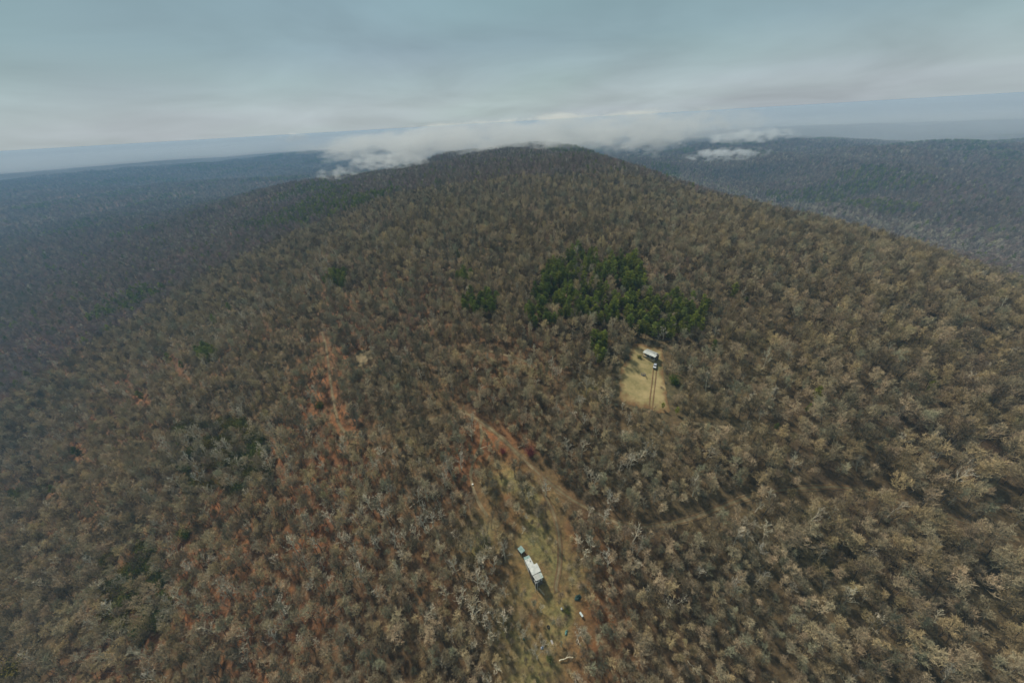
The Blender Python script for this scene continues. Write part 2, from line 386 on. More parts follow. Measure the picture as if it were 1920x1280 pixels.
def bush(seed, H, cr, n=900, sz=.32, twigs=True):
    rng = np.random.default_rng(seed); tr = Geo(); cg = Geo()
    P0, P1 = [], []
    for i in range(9):
        a = rng.uniform(0, 6.28); d = np.array([math.cos(a) * .6, math.sin(a) * .6, 1.])
        p, _ = path_pts(np.array([rng.normal() * .2, rng.normal() * .2, -.3]), d, H * rng.uniform(.6, .95), 4, rng, .1, .2)
        tube(tr, p, np.linspace(.05, .015, 5), 3); P0.append(p[1:])
    K_ = np.concatenate(P0); c = K_[rng.integers(0, len(K_), n)] + rng.normal(size=(n, 3)) * np.array([cr * .33, cr * .33, H * .13])
    c[:, 2] = np.maximum(c[:, 2], .1)
    d = norm(rng.normal(size=(n, 3)) + np.array([0, 0, .6])); s = norm(np.cross(d, rng.normal(size=(n, 3)))) * sz * .45
    if not twigs: cg.add(np.stack([c - s, c + s, c + d * sz], 1).reshape(-1, 3), np.arange(3 * n).reshape(n, 3))
    else: cg.add(*slivers(c - d * .4, c + d * .7, np.full(n, .055), rng))
    return tr, cg

# kinds: name -> list of (trunk mesh, crown mesh, trunk mat, crown mat, height)
KIND = {}
def kind(name, lst, tm, cm):
    KIND[name] = []
    for i, (h, (tr, cg)) in enumerate(lst):
        KIND[name].append((tr.mesh('trunk', tm), cg.mesh('crown', cm), h))
kind('broad', [(h, bare_tree(10 + i, h, c, 12, 6, 6, 2, w=.125, twmul=1.1, base=.45)) for i, (h, c) in enumerate([(16, 4.6), (17, 5.0), (15, 4.4), (18, 5.2), (14, 4.0)])] + [(19, bare_tree(17, 19, 3.4, 13, 5, 5, 2, base=.4, w=.12)), (13, bare_tree(18, 13, 5.0, 9, 5, 4, 2, base=.3, w=.13, lean=.2)), (16, bare_tree(19, 16, 4.2, 9, 4, 4, 2, base=.5, w=.14, twmul=1.4)), (15, bare_tree(20, 15, 3.8, 16, 5, 5, 1, base=.25, w=.13, twmul=1.2))], M['bark'], M['twig'])
kind('slim', [(h, bare_tree(30 + i, h, c, 9, 5, 6, 2, base=.3, w=.125, twmul=1.1)) for i, (h, c) in enumerate([(12, 2.5), (14, 2.9), (10, 2.3), (13, 2.6)])], M['bark'], M['twig'])
kind('pale', [(h, bare_tree(50 + i, h, c, 9, 4, 4, 1, base=.28, thick=1.7, w=.13, lean=.2)) for i, (h, c) in enumerate([(15, 4.4), (13, 3.4), (17, 4.8), (12, 3.0)])], M['pale'], M['pale'])
kind('pine', [(h, pine_tree(70 + i, h, c)) for i, (h, c) in enumerate([(17, 3.3), (15, 3.0), (18, 3.6)])], M['pinebark'], M['pine'])
kind('thicket', [(h, bush(90 + i, h, c, 650)) for i, (h, c) in enumerate([(5, 2.6), (4, 2.2), (6, 2.8)])], M['bark'], M['twig'])
kind('laurel', [(h, bush(100 + i, h, c, 1500, .34, False)) for i, (h, c) in enumerate([(4, 2.6), (5, 3.0)])], M['bark'], M['laurel'])
kind('lime', [(4.5, bush(110, 4.5, 2.3, 1500, .3, False))], M['bark'], M['lime'])
kind('redbud', [(7, bush(112, 6.5, 2.8, 2600, .26, False))], M['bark'], M['redbud'])
# light stand-ins with fewer, wider twigs for trees more than half a kilometre away
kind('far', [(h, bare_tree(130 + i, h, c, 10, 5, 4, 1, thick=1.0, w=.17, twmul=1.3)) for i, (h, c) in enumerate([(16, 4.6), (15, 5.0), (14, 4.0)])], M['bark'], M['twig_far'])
kind('farpale', [(h, bare_tree(140 + i, h, c, 9, 4, 4, 1, thick=1.1, w=.18, twmul=1.2)) for i, (h, c) in enumerate([(15, 4.6), (13, 4.0)])], M['bark'], M['pale'])
kind('farpine', [(h, pine_tree(150 + i, h, c, 500, .3, .9)) for i, (h, c) in enumerate([(16, 3.4)])], M['pinebark'], M['pine'])

# one merged mesh per variant, in a collection that is not linked to the scene, for the uncountable woods
def merged(name, tm, cm):
    Vs, loops, tots, mi = [], [], [], []; off = 0
    for k, m in enumerate((tm, cm)):
        v = np.empty(len(m.vertices) * 3, np.float32); m.vertices.foreach_get('co', v)
        l = np.empty(len(m.loops), np.int32); m.loops.foreach_get('vertex_index', l)
        t = np.empty(len(m.polygons), np.int32); m.polygons.foreach_get('loop_total', t)
        Vs.append(v.reshape(-1, 3)); loops.append(l + off); tots.append(t); mi.append(np.full(len(t), k)); off += len(m.vertices)
    me = bpy.data.meshes.new(name); V = np.concatenate(Vs); l = np.concatenate(loops); t = np.concatenate(tots)
    me.vertices.add(len(V)); me.vertices.foreach_set('co', V.ravel()); me.loops.add(len(l)); me.loops.foreach_set('vertex_index', l)
    me.polygons.add(len(t)); me.polygons.foreach_set('loop_start', np.r_[0, np.cumsum(t)[:-1]].astype(np.int32)); me.polygons.foreach_set('loop_total', t)
    me.polygons.foreach_set('material_index', np.concatenate(mi).astype(np.int32))
    me.materials.append(tm.materials[0]); me.materials.append(cm.materials[0]); me.update(calc_edges=True)
    return bpy.data.objects.new(name, me)
def scatter(name, kinds, pts, kid, rot, scl, label, cat=None):
    """pts Nx3; kid = index in the list of kinds; one object, kind = stuff"""
    col = bpy.data.collections.new(name + '_sources'); names = []; first = []
    c = 0
    for k in kinds:
        first.append(c)
        for (tm, cm, h) in KIND[k]:
            col.objects.link(merged('source_%03d_%s' % (c, k), tm, cm)); c += 1
    rng = np.random.default_rng(len(pts))
    nv = np.array([len(KIND[k]) for k in kinds]); ii = np.array(first)[kid] + (rng.random(len(pts)) * nv[kid]).astype(int)
    me = bpy.data.meshes.new(name); me.vertices.add(len(pts)); me.vertices.foreach_set('co', np.asarray(pts, np.float32).ravel())
    a = me.attributes.new('idx', 'INT', 'POINT'); a.data.foreach_set('value', ii.astype(np.int32))
    a = me.attributes.new('rot', 'FLOAT_VECTOR', 'POINT'); a.data.foreach_set('vector', np.asarray(rot, np.float32).ravel())
    a = me.attributes.new('scl', 'FLOAT_VECTOR', 'POINT'); a.data.foreach_set('vector', np.asarray(scl, np.float32).ravel())
    o = link(bpy.data.objects.new(name, me))
    g = bpy.data.node_groups.new(name, 'GeometryNodeTree')
    g.interface.new_socket('Geometry', in_out='INPUT', socket_type='NodeSocketGeometry'); g.interface.new_socket('Geometry', in_out='OUTPUT', socket_type='NodeSocketGeometry')
    gi = g.nodes.new('NodeGroupInput'); go = g.nodes.new('NodeGroupOutput')
    ip = g.nodes.new('GeometryNodeInstanceOnPoints'); ci = g.nodes.new('GeometryNodeCollectionInfo')
    ci.inputs['Collection'].default_value = col; ci.inputs['Separate Children'].default_value = True; ci.inputs['Reset Children'].default_value = True
    def na_(nm, ty):
        n = g.nodes.new('GeometryNodeInputNamedAttribute'); n.data_type = ty; n.inputs['Name'].default_value = nm; return n.outputs[0]
    e2r = g.nodes.new('FunctionNodeEulerToRotation')
    L(g, gi.outputs[0], ip.inputs['Points']); L(g, ci.outputs[0], ip.inputs['Instance']); ip.inputs['Pick Instance'].default_value = True
    L(g, na_('idx', 'INT'), ip.inputs['Instance Index']); L(g, na_('rot', 'FLOAT_VECTOR'), e2r.inputs[0]); L(g, e2r.outputs[0], ip.inputs['Rotation'])
    L(g, na_('scl', 'FLOAT_VECTOR'), ip.inputs['Scale']); L(g, ip.outputs[0], go.inputs[0])
    md = o.modifiers.new('scatter', 'NODES'); md.node_group = g
    tag(o, label, cat, None, 'stuff'); return o

# ------------------------------------------------------------------ open ground, tracks
CLEAR = [(1190, 641), (1200, 645), (1210, 648), (1232, 650), (1241, 653), (1243, 668), (1244, 684), (1245, 705), (1247, 728), (1255, 766), (1256, 778), (1236, 776), (1218, 766), (1196, 762), (1160, 752), (1160, 730), (1162, 712), (1165, 686), (1176, 676), (1182, 662)]
def in_poly(px, py, poly):
    px = np.asarray(px); py = np.asarray(py); ins = np.zeros(px.shape, bool); n = len(poly)
    for i in range(n):
        x1, y1 = poly[i]; x2, y2 = poly[(i + 1) % n]
        c = ((y1 > py) != (y2 > py)) & (px < (x2 - x1) * (py - y1) / ((y2 - y1) + 1e-9) + x1); ins ^= c
    return ins
CLW = [unproj(*p)[:2] for p in CLEAR]
TRACKS = [  # pixel polylines, half width (m)
    ([(862, 770), (820, 782), (760, 800), (700, 815), (660, 822), (636, 800), (626, 760), (618, 700), (612, 650), (603, 620)], .9),
    ([(862, 770), (890, 782), (935, 815), (975, 855), (1010, 888), (1060, 930), (1105, 955), (1150, 978), (1190, 990), (1240, 985), (1300, 972), (1340, 955), (1400, 932), (1450, 920), (1520, 914), (1580, 912), (1640, 925), (1700, 945), (1780, 968), (1920, 1015)], 1.15),
    ([(1010, 888), (1022, 930), (1040, 965), (1050, 1010), (1050, 1060), (1040, 1110), (1045, 1110)], .8),
    ([(862, 665), (900, 655), (935, 662), (990, 678), (1010, 690)], .7),
    ([(1300, 793), (1340, 800), (1420, 806), (1480, 815)], .8),
    ([(900, 790), (905, 830), (880, 880), (890, 930), (915, 970)], .7),
]
TW_ = [(np.array([unproj(*p)[:2] for p in pl]), hw) for pl, hw in TRACKS]
def resample(P, step):
    P = np.asarray(P); out = []
    for it in range(1):                        # round the corners
        Q_ = [P[0]]
        for a, b in zip(P[:-1], P[1:]): Q_ += [a * .75 + b * .25, a * .25 + b * .75]
        Q_.append(P[-1]); P = np.array(Q_)
    s = np.r_[0, np.cumsum(np.hypot(*(P[1:] - P[:-1]).T))]; t = np.arange(0, s[-1], step)
    return np.c_[np.interp(t, s, P[:, 0]), np.interp(t, s, P[:, 1])]
TPT = [(resample(p, 2.0), hw) for p, hw in TW_]
def track_dist(x, y):
    d = np.full(len(x), 1e9)
    for P_, hw in TPT:
        for i in range(0, len(P_), 2): d = np.minimum(d, np.hypot(x - P_[i, 0], y - P_[i, 1]) - hw)
    return d
def strip(name, P_, off, w, m, lift, wob=.25, seed=1):
    n = len(P_); t = np.gradient(P_, axis=0); t /= np.linalg.norm(t, axis=1)[:, None] + 1e-9; nn = np.c_[-t[:, 1], t[:, 0]]
    rng = np.random.default_rng(seed); ww = w * (1 + wob * rng.normal(size=n)); cols_ = 4
    rows = []
    for k in range(cols_ + 1):
        o = off + (k / cols_ * 2 - 1) * ww; rows.append(P_ + nn * o[:, None])
    XYp = np.stack(rows, 1).reshape(-1, 2)
    Z = height(XYp[:, 0], XYp[:, 1]) + lift
    i = np.arange(n * (cols_ + 1)).reshape(n, cols_ + 1)
    F = np.stack([i[:-1, :-1], i[:-1, 1:], i[1:, 1:], i[1:, :-1]], -1).reshape(-1, 4)[:, ::-1]
    return np.c_[XYp, Z], F
def earth(name, a, b_, c_, s=.3):
    m = mat(name, a); t = m.node_tree; b = t.nodes['Principled BSDF']; geo = N(t, 'ShaderNodeNewGeometry')
    n = N(t, 'ShaderNodeTexNoise', i_Scale=s, i_Detail=8.0, i_Roughness=.7); L(t, geo.outputs['Position'], n.inputs['Vector'])
    n2_ = N(t, 'ShaderNodeTexNoise', i_Scale=s * .2, i_Detail=3.0); L(t, geo.outputs['Position'], n2_.inputs['Vector'])
    f = MATH(t, 'ADD', MATH(t, 'MULTIPLY', n.outputs[0], .6), MATH(t, 'MULTIPLY', n2_.outputs[0], .4))
    L(t, RAMP(t, f, [(0.38, a), (0.5, b_), (0.62, c_)]), b.inputs['Base Color'])
    bu = N(t, 'ShaderNodeBump', i_Strength=0.6, i_Distance=0.2); L(t, n.outputs[0], bu.inputs['Height']); L(t, bu.outputs[0], b.inputs['Normal']); return m
M['dirt'] = earth('track_earth', (.095, .075, .040), (.17, .135, .072), (.29, .225, .13))
M['rut'] = earth('rut_earth', (.09, .055, .028), (.15, .095, .045), (.20, .13, .065))
M['hay'] = earth('dry_grass', (.12, .12, .045), (.25, .205, .092), (.36, .28, .135), .16)
t = M['hay'].node_tree; b = t.nodes['Principled BSDF']; src = b.inputs['Base Color'].links[0].from_socket
at = N(t, 'ShaderNodeAttribute', attribute_name='edge'); geo = N(t, 'ShaderNodeNewGeometry'); ns_ = N(t, 'ShaderNodeTexNoise', i_Scale=.28, i_Detail=5.0); L(t, geo.outputs['Position'], ns_.inputs['Vector'])
f_ = MATH(t, 'MULTIPLY_ADD', MATH(t, 'ADD', at.outputs['Fac'], MATH(t, 'MULTIPLY', ns_.outputs[0], .55)), 4.5, -4.75, clamp=True)
L(t, MIX(t, f_, src, (.16, .095, .042)), b.inputs['Base Color'])
def sheet_join(name, parts, m):
    Vs, Fs, o = [], [], 0
    for V_, F_ in parts: Vs.append(V_); Fs.append(F_ + o); o += len(V_)
    return tag(link(bpy.data.objects.new(name, mesh_np(name, np.concatenate(Vs), [np.concatenate(Fs)], [m], smooth=True))), kind='structure')
sheet_join('dirt_track', [strip('t', P_, 0.0, hw, M['dirt'], .12, .2, i) for i, (P_, hw) in enumerate(TPT)], M['dirt'])
RUTS = []
for i, (P_, hw) in enumerate(TPT[:3]):
    RUTS += [strip('r', P_, o, .28, M['rut'], .16, .3, i + 9) for o in (-.75, .75)]
DRIVE = resample(np.array([unproj(*p)[:2] for p in [(1228, 692), (1226, 715), (1222, 745), (1220, 768)]]), 1.0)
RUTS += [strip('r', DRIVE, o, .3, M['rut'], .22, .2, 40) for o in (-.8, .8)]
sheet_join('wheel_ruts', RUTS, M['rut'])
# the mown clearing, a draped sheet with a ragged edge
pc = unproj(685, 668)[:2]; pa = unproj(665, 672)[:2]; pr_ = float(np.hypot(*(pa - pc))); aa = np.linspace(0, 2 * math.pi, 49)[:-1]; pp = [np.r_[pc, hz(*pc) + .1]]
for q_ in (.4, .7, 1.0):
    for a_ in aa:
        w_ = pr_ * q_ * (1.0 + .25 * math.sin(3 * a_ + 1) + .1 * math.sin(7 * a_)); xx, yy = pc[0] + w_ * 1.3 * math.cos(a_), pc[1] + w_ * .9 * math.sin(a_); pp.append([xx, yy, hz(xx, yy) + .1])
i = 1 + np.arange(144).reshape(3, 48); j = np.roll(i, -1, 1)
tag(link(bpy.data.objects.new('bare_ground', mesh_np('bare_ground', np.array(pp), [np.stack([i[:-1], i[1:], j[1:], j[:-1]], -1).reshape(-1, 4), np.stack([np.zeros(48, int), i[0], j[0]], -1)], [M['dirt']], smooth=True))), kind='structure')
c0 = np.mean(CLW, 0); ring = resample(np.array(list(CLW) + [CLW[0]]), 1.2)
rng = np.random.default_rng(5); ring = c0 + (ring - c0) * (1.0 + rng.normal(size=(len(ring), 1)) * .02 + .13 * (fbm(ring[:, 0], ring[:, 1], 9, 6, 2) - .5)[:, None])
ks = np.linspace(0, 1, 22)[1:]
vv_ = [c0[None]] + [c0 + (ring - c0) * k for k in ks]
XYp = np.concatenate(vv_); n = len(ring); Z = height(XYp[:, 0], XYp[:, 1]) + .1
i = 1 + np.arange(21 * n).reshape(21, n); j = np.roll(i, -1, 1)
F = np.stack([i[:-1], i[1:], j[1:], j[:-1]], -1).reshape(-1, 4); T = np.stack([np.zeros(n, int), i[0], j[0]], -1)
cm_ = mesh_np('grass_clearing', np.c_[XYp, Z], [F, T], [M['hay']], smooth=True)
kk_ = np.r_[0, np.repeat(ks, n)]; ea = cm_.color_attributes.new('edge', 'FLOAT_COLOR', 'POINT'); ea.data.foreach_set('color', np.c_[kk_, kk_, kk_, np.ones(len(kk_))].astype(np.float32).ravel())
CLO = tag(link(bpy.data.objects.new('grass_clearing', cm_)), kind='structure')
# ------------------------------------------------------------------ where the trees stand
rng = np.random.default_rng(2024)
def grid(smin, r0_, r1_, azm, ymin=-200):
    x = np.arange(-r1_, r1_, smin); X, Y = np.meshgrid(x, np.arange(ymin, r1_, smin)); X = X.ravel(); Y = Y.ravel()
    X = X + rng.uniform(-.48, .48, len(X)) * smin; Y = Y + rng.uniform(-.48, .48, len(Y)) * smin
    r = np.hypot(X, Y); a = np.abs(np.degrees(np.arctan2(X, Y))); k = (r >= r0_) & (r < r1_) & ((a < azm) | (r < 340)); return X[k], Y[k]
X, Y = grid(2.65, 0, 620, 70)
Z = height(X, Y); Pn = np.c_[X, Y, Z]; PX, PY, PD = proj(Pn)
k = (PD > 5) & (PX > -700) & (PX < 2620) & (PY < 2300); X, Y, Z, PX, PY, PD = [v[k] for v in (X, Y, Z, PX, PY, PD)]
MX, MY, _ = proj(np.c_[X, Y, Z + 9])
centre = np.exp(-((PX - 1010 - 160 * sstep(950, 1250, PY)) / (420 + 260 * sstep(900, 1200, PY))) ** 2 - (np.minimum(PY - 900, 0) / 230) ** 2)      # scrubby second growth in the middle
dens = .54 + .50 * centre + .25 * (fbm(X, Y, 45, 77, 3) - .5) - .12 * sstep(1300, 1600, PX)
keep = rng.random(len(X)) < dens
LOT = (np.abs(PX - (1015 + (PY - 1080) * .1)) < 62) & (PY > 1000)
keep &= ~in_poly(PX, PY, CLEAR) & ~in_poly(proj(np.c_[X, Y, Z + 5])[0], proj(np.c_[X, Y, Z + 5])[1], [(1190, 648), (1240, 652), (1244, 700), (1254, 758), (1234, 758), (1200, 745), (1163, 740), (1163, 700), (1178, 672)])
td = track_dist(X, Y); keep &= (td > .8)
keep &= ~((td < 3.0) & (rng.random(len(X)) < .62))
Mx_, My_, _ = proj(np.c_[X, Y, Z + 6]); tp1 = TPT[1][0][20:]; tq = proj(np.c_[tp1, height(tp1[:, 0], tp1[:, 1])]); on = np.zeros(len(X), bool)
for a_, b_ in zip(tq[0][::4], tq[1][::4]):
    if (1130 < a_ < 1300) or (1380 < a_ < 1580) or a_ > 1640 or (940 < a_ < 1020): on |= np.hypot((Mx_ - a_), (My_ - b_)) < (9 if a_ < 1350 else 5.5)
keep &= ~(on & (rng.random(len(X)) < .68))
SPOT = [(265, 745), (147, 850), (318, 676), (340, 686), (430, 577), (402, 603), (1340, 655), (1376, 548), (1530, 745), (1515, 765), (1745, 728), (860, 480), (100, 920), (1264, 714), (347, 1001), (1400, 560), (25, 1262), (600, 758), (995, 843), (942, 843), (1455, 800), (1270, 768), (685, 668), (1090, 1151), (1084, 1119)]
for a_, b_ in SPOT: keep &= ~((np.hypot(Mx_ - a_, (My_ - b_) / 1.3) < np.interp(b_, [500, 1200], [10, 24])) & (rng.random(len(X)) < .85))
keep &= ~(LOT & (rng.random(len(X)) < .12))
# the open seam in the middle where tracks and paths meet, and a small glade
seam = (np.hypot((PX - 925) / 45, (PY - 900) / 110) < 1) | (np.hypot((PX - 685) / 22, (PY - 668) / 12) < 1)
keep &= ~(seam & (rng.random(len(X)) < .35))
BLD = [unproj(*p)[:2] for p in [(978, 1030), (985, 1045), (992, 1060), (1000, 1078), (1008, 1092), (1018, 1106)]]
for b in BLD: keep &= np.hypot(X - b[0], Y - b[1]) > 5.0
X, Y, Z, PX, PY, PD, MX, MY, centre = [v[keep] for v in (X, Y, Z, PX, PY, PD, MX, MY, centre)]
n = len(X); u = rng.random(n)
STAND = [(1025, 492), (1080, 462), (1190, 468), (1212, 525), (1290, 545), (1332, 558), (1315, 612), (1250, 622), (1150, 596), (1090, 585), (1000, 600), (982, 578), (1015, 520)]
pine_z = in_poly(MX, MY, STAND) & (fbm(X, Y, 14, 55, 2) > .29) & (rng.random(n) < .87)
for (ax, ay, bx, by) in [(898, 562, 36, 17), (868, 512, 14, 12), (1128, 640, 15, 24), (630, 516, 24, 12), (385, 656, 20, 12)]:
    pine_z |= (np.hypot((MX - ax) / bx, (MY - ay) / by) < 1)
lau_z = ((np.hypot((MX - 400) / 115, (MY - 840) / 75) < 1) | (np.hypot((MX - 235) / 70, (MY - 1090) / 95) < 1) | (np.hypot((MX - 50) / 75, (MY - 920) / 20) < 1)) & (rng.random(n) < .38)
pal_p = .035 + .28 * np.exp(-(((PY - (885 - .62 * PX)) / 32) ** 2)) * (PX < 620) + .09 * np.clip(fbm(X, Y, 60, 91, 2) * 3 - 1.2, 0, 1) * (PX < 1250) * (PY > 700)
for (ax, ay, bx, by, s) in [(420, 830, 110, 80, .45), (210, 1130, 70, 90, .35), (640, 960, 120, 90, .22), (420, 1090, 110, 70, .3), (880, 1080, 90, 60, .15), (1080, 990, 90, 60, .2), (1390, 1000, 50, 40, .3)]:
    pal_p = pal_p + s * np.exp(-((MX - ax) / bx) ** 2 - ((MY - ay) / by) ** 2)
k_broad, k_slim, k_pale, k_thick, k_lau, k_pine = range(6)
small = rng.random(n)
kid = np.where(u < pal_p, k_pale, np.where(small < .12 + .16 * centre, k_thick, np.where(small < .30 + .50 * centre, k_slim, k_broad)))
dc = np.full(n, 1e9)
for q_ in resample(np.array(list(CLW) + [CLW[0]]), 2.0): dc = np.minimum(dc, np.hypot(X - q_[0], Y - q_[1]))
kid = np.where((dc < 3.5) & (rng.random(n) < .7), k_thick, kid)
kid = np.where(lau_z, k_lau, kid); kid = np.where(pine_z, k_pine, kid)
lot2 = (np.abs(PX - 1010) < 62) & (PY > 980); kid = np.where(lot2 & (kid == k_broad), k_slim, kid); kid = np.where(lot2 & (rng.random(n) < .4), k_thick, kid)
scl0 = .70 * rng.uniform(.66, 1.22, n) * np.where(lot2, .70, 1) * np.where(kid == k_lau, 1.7, 1); scl0 *= np.where(kid == k_broad, 1 + .12 * sstep(1300, 1700, PX) - .20 * centre, 1.0); scl0 *= np.where(kid == k_slim, 1 - .12 * centre, 1)
# low trees along the near edge of the clearing
edge = in_poly(MX, MY, [(1150, 690), (1262, 690), (1280, 815), (1150, 800)]); scl0 = np.where(edge & (kid != k_pine), scl0 * .62, scl0)
rot0 = np.c_[rng.normal(size=n) * .04, rng.normal(size=n) * .04, rng.uniform(0, 6.283, n)]
Hn = np.array([16, 12.5, 14.5, 5, 4.5, 16.7])[kid] * scl0
# trees whose crown falls inside the frame, ordered by the size they show at
inf = (MX > 0) & (MX < 1920) & (MY > 250) & (MY < 1285) & (PX > -20) & (PX < 1940) & (PY < 1300)
size = Hn * FPX / PD
LAND = [((1217, 660), 'the cabin clearing'), ((1000, 1070), 'the long house'), ((1100, 500), 'the back pines'), ((1050, 570), 'the left pines'), ((1170, 590), 'the middle pines'), ((1280, 590), 'the right pines'), ((1090, 1150), 'the pale table'), ((862, 770), 'the track fork'),
        ((1200, 985), 'the rutted track bend'), ((1450, 925), 'the red-brown ruts'), ((1700, 950), 'the right-slope track'), ((640, 790), 'the left track bend'), ((400, 830), 'the pale-limbed thicket'), ((347, 1001), 'the yellow-green bush'),
        ((200, 1100), 'the olive scrub'), ((25, 1262), 'the corner evergreen bush'), ((430, 1160), 'the rusty litter'), ((700, 1180), 'the scrub left of the yard'), ((1300, 1200), 'the scrub right of the yard'), ((1500, 1100), 'the lower right woods'), ((1800, 1180), 'the lower right corner'), ((1850, 800), 'the right edge woods'), ((80, 930), 'the left shoulder'), ((995, 843), 'the red-budded bush'), ((898, 562), 'the small pine clump'), ((385, 656), 'the left-slope conifers'), ((630, 516), 'the lone dark evergreens')]
SIZE_W = [(1.0, 'slight'), (1.25, 'tall')]
SHAPE = {k_broad: ('broad round crown', 'bare_tree', 'tree'), k_slim: ('narrow upright crown', 'bare_tree', 'tree'), k_pale: ('whitish trunk and sparse forked limbs', 'pale_tree', 'tree'), k_pine: ('', 'pine_tree', 'pine')}
def copy_plant(kindname, var, name, p, rot, s, label, cat, group):
    tm, cm, h = KIND[kindname][var]
    e = empty(name, tuple(map(float, p))); e.rotation_euler = tuple(map(float, rot)); e.scale = (float(s),) * 3
    for nm, m in (('trunk', tm), ('crown', cm)):
        o = bpy.data.objects.new(nm, m); link(o, e)
    return tag(e, label, cat, group)
taken = np.zeros(n, bool)
def where_words(x, y):
    d = [(abs(x - a[0]) + abs(y - a[1]) * 1.2, a, w) for a, w in LAND]; d.sort(key=lambda t: t[0]); _, a, w = d[0]
    dx, dy = x - a[0], y - a[1]
    side = ('right of ' if dx > 0 else 'left of ') if abs(dx) > abs(dy) else ('below ' if dy > 0 else 'above ')
    dd = math.hypot(dx, dy); return ('just ' if dd < 70 else ('well ' if dd > 190 else '')) + side + w
SAME = {}
ORD = ['leftmost', 'second from left', 'third from left', 'fourth from left', 'fifth from left', 'sixth from left', 'seventh from left', 'eighth from left', 'ninth from left', 'tenth from left']
for kk, lim in ((k_broad, 190), (k_slim, 110), (k_pale, 290), (k_pine, 295)):
    c = np.where((kid == kk) & inf)[0]; c = c[np.argsort(-size[c])][:lim]; taken[c] = True
    kn = ['broad', 'slim', 'pale', None, None, 'pine'][kk]
    for i in c:
        var = int(rng.integers(len(KIND[kn]))); ww = where_words(MX[i], MY[i]); sw = 'small' if scl0[i] < .6 else ('tall' if scl0[i] > .73 else 'middling')
        if kk == k_pine: lab = '%s layered dark green pine, %s' % (sw, ww); g = 'pines among the bare woods'
        elif kk == k_pale: lab = '%s pale tree with forked limbs, %s' % (sw, ww); g = 'pale barked trees on the hill'
        elif kk == k_broad: lab = '%s round-crowned bare tree, %s' % (sw, ww); g = 'leafless trees on the hill'
        else: lab = '%s narrow bare tree, %s' % (sw, ww); g = 'leafless trees on the hill'
        e_ = copy_plant(kn, var, SHAPE[kk][1], (X[i], Y[i], Z[i]), rot0[i], scl0[i], lab, 'pine' if kk == k_pine else 'tree', g); SAME.setdefault(lab, []).append((MX[i], e_, MY[i]))
for lab, v in SAME.items():
    if len(v) < 2: continue
    v.sort(key=lambda t: t[2]); nrow = min(3, -(-len(v) // 10)); rows_ = [v[int(len(v) * a / nrow):int(len(v) * (a + 1) / nrow)] for a in range(nrow)]
    for rn, row in zip({1: [''], 2: ['back row, ', 'front row, '], 3: ['back row, ', 'middle row, ', 'front row, ']}[nrow], rows_):
        row.sort(key=lambda t: t[0])
        for q_, t_ in enumerate(row[:11]):
            l2 = lab + ', ' + rn + (ORD[q_] if q_ < len(row) - 1 and q_ < 10 else 'rightmost')
            if len(l2.split()) <= 16: t_[1]['label'] = l2
rest = ~taken; br = np.isin(kid, (k_broad, k_slim, k_pale)) & rest
def put(mask, kinds, name, label, remap):
    kk = np.array([remap.get(int(a), 0) for a in kid[mask]]); s = scl0[mask]
    scatter(name, kinds, np.c_[X, Y, Z][mask], kk, rot0[mask], np.c_[s, s, s * np.random.default_rng(3).uniform(.9, 1.1, len(s))], label)
put(br, ['broad', 'slim', 'pale'], 'woodland', 'leafless grey-brown woods covering the whole hill', {k_broad: 0, k_slim: 1, k_pale: 2})
put((kid == k_thick), ['thicket'], 'undergrowth', 'twiggy brown brush growing between the trees', {})
put((kid == k_lau), ['laurel'], 'evergreen_scrub', 'low olive green evergreen scrub on the left slope', {})
if ((kid == k_pine) & rest).any(): put((kid == k_pine) & rest, ['pine'], 'pine_wood', 'further dark pines of the stand', {})
# the woods beyond
fx, fy, fk, fs = [], [], [], []
for (s, a, b, sc_) in ((5.2, 620, 1150, .8), (7.6, 1150, 2100, 1.1), (13.0, 2100, 4300, 1.75)):
    x, y = grid(s, a, b, 66, 150); fx.append(x); fy.append(y); fs.append(rng.uniform(.8, 1.2, len(x)) * sc_)
fx = np.concatenate(fx); fy = np.concatenate(fy); fs = np.concatenate(fs); fz = height(fx, fy)
ax_, ay_, ad_ = proj(np.c_[fx, fy, fz]); k = (ax_ > -350) & (ax_ < 2270) & (ad_ > 5); fx, fy, fs, fz, ax_, ay_ = [v[k] for v in (fx, fy, fs, fz, ax_, ay_)]
# keep only ground that the camera's neighbourhood can see: march towards a slightly raised eye
vis = np.ones(len(fx), bool)
for t in np.linspace(.15, .95, 17):
    hx = fx * t; hy = fy * t; hh = height(hx, hy) + 6; line = (CZ + 25) * (1 - t) + (fz + 16) * t; vis &= hh < line + 12
fx, fy, fs, fz, ax_, ay_ = [v[vis] for v in (fx, fy, fs, fz, ax_, ay_)]
m_ = len(fx); u = rng.random(m_)
riv = np.exp(-((ay_ - np.interp(ax_, [1200, 1400, 1650, 1920, 2300], [322, 372, 425, 482, 560])) / np.interp(ax_, [1200, 1920], [7, 24])) ** 2) * (ax_ > 1250)
fk = np.where(u < .03 + .38 * riv + .10 * (fbm(fx, fy, 200, 12, 2) > .6), 1, np.where((u > .97) | ((fbm(fx, fy, 240, 44, 2) > .70) & (u > .6)), 2, 0))
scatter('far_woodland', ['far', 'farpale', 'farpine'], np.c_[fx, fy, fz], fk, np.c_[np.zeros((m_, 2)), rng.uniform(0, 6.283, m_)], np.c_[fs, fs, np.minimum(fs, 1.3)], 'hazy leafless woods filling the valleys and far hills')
print('TREES near', n, 'far', m_)
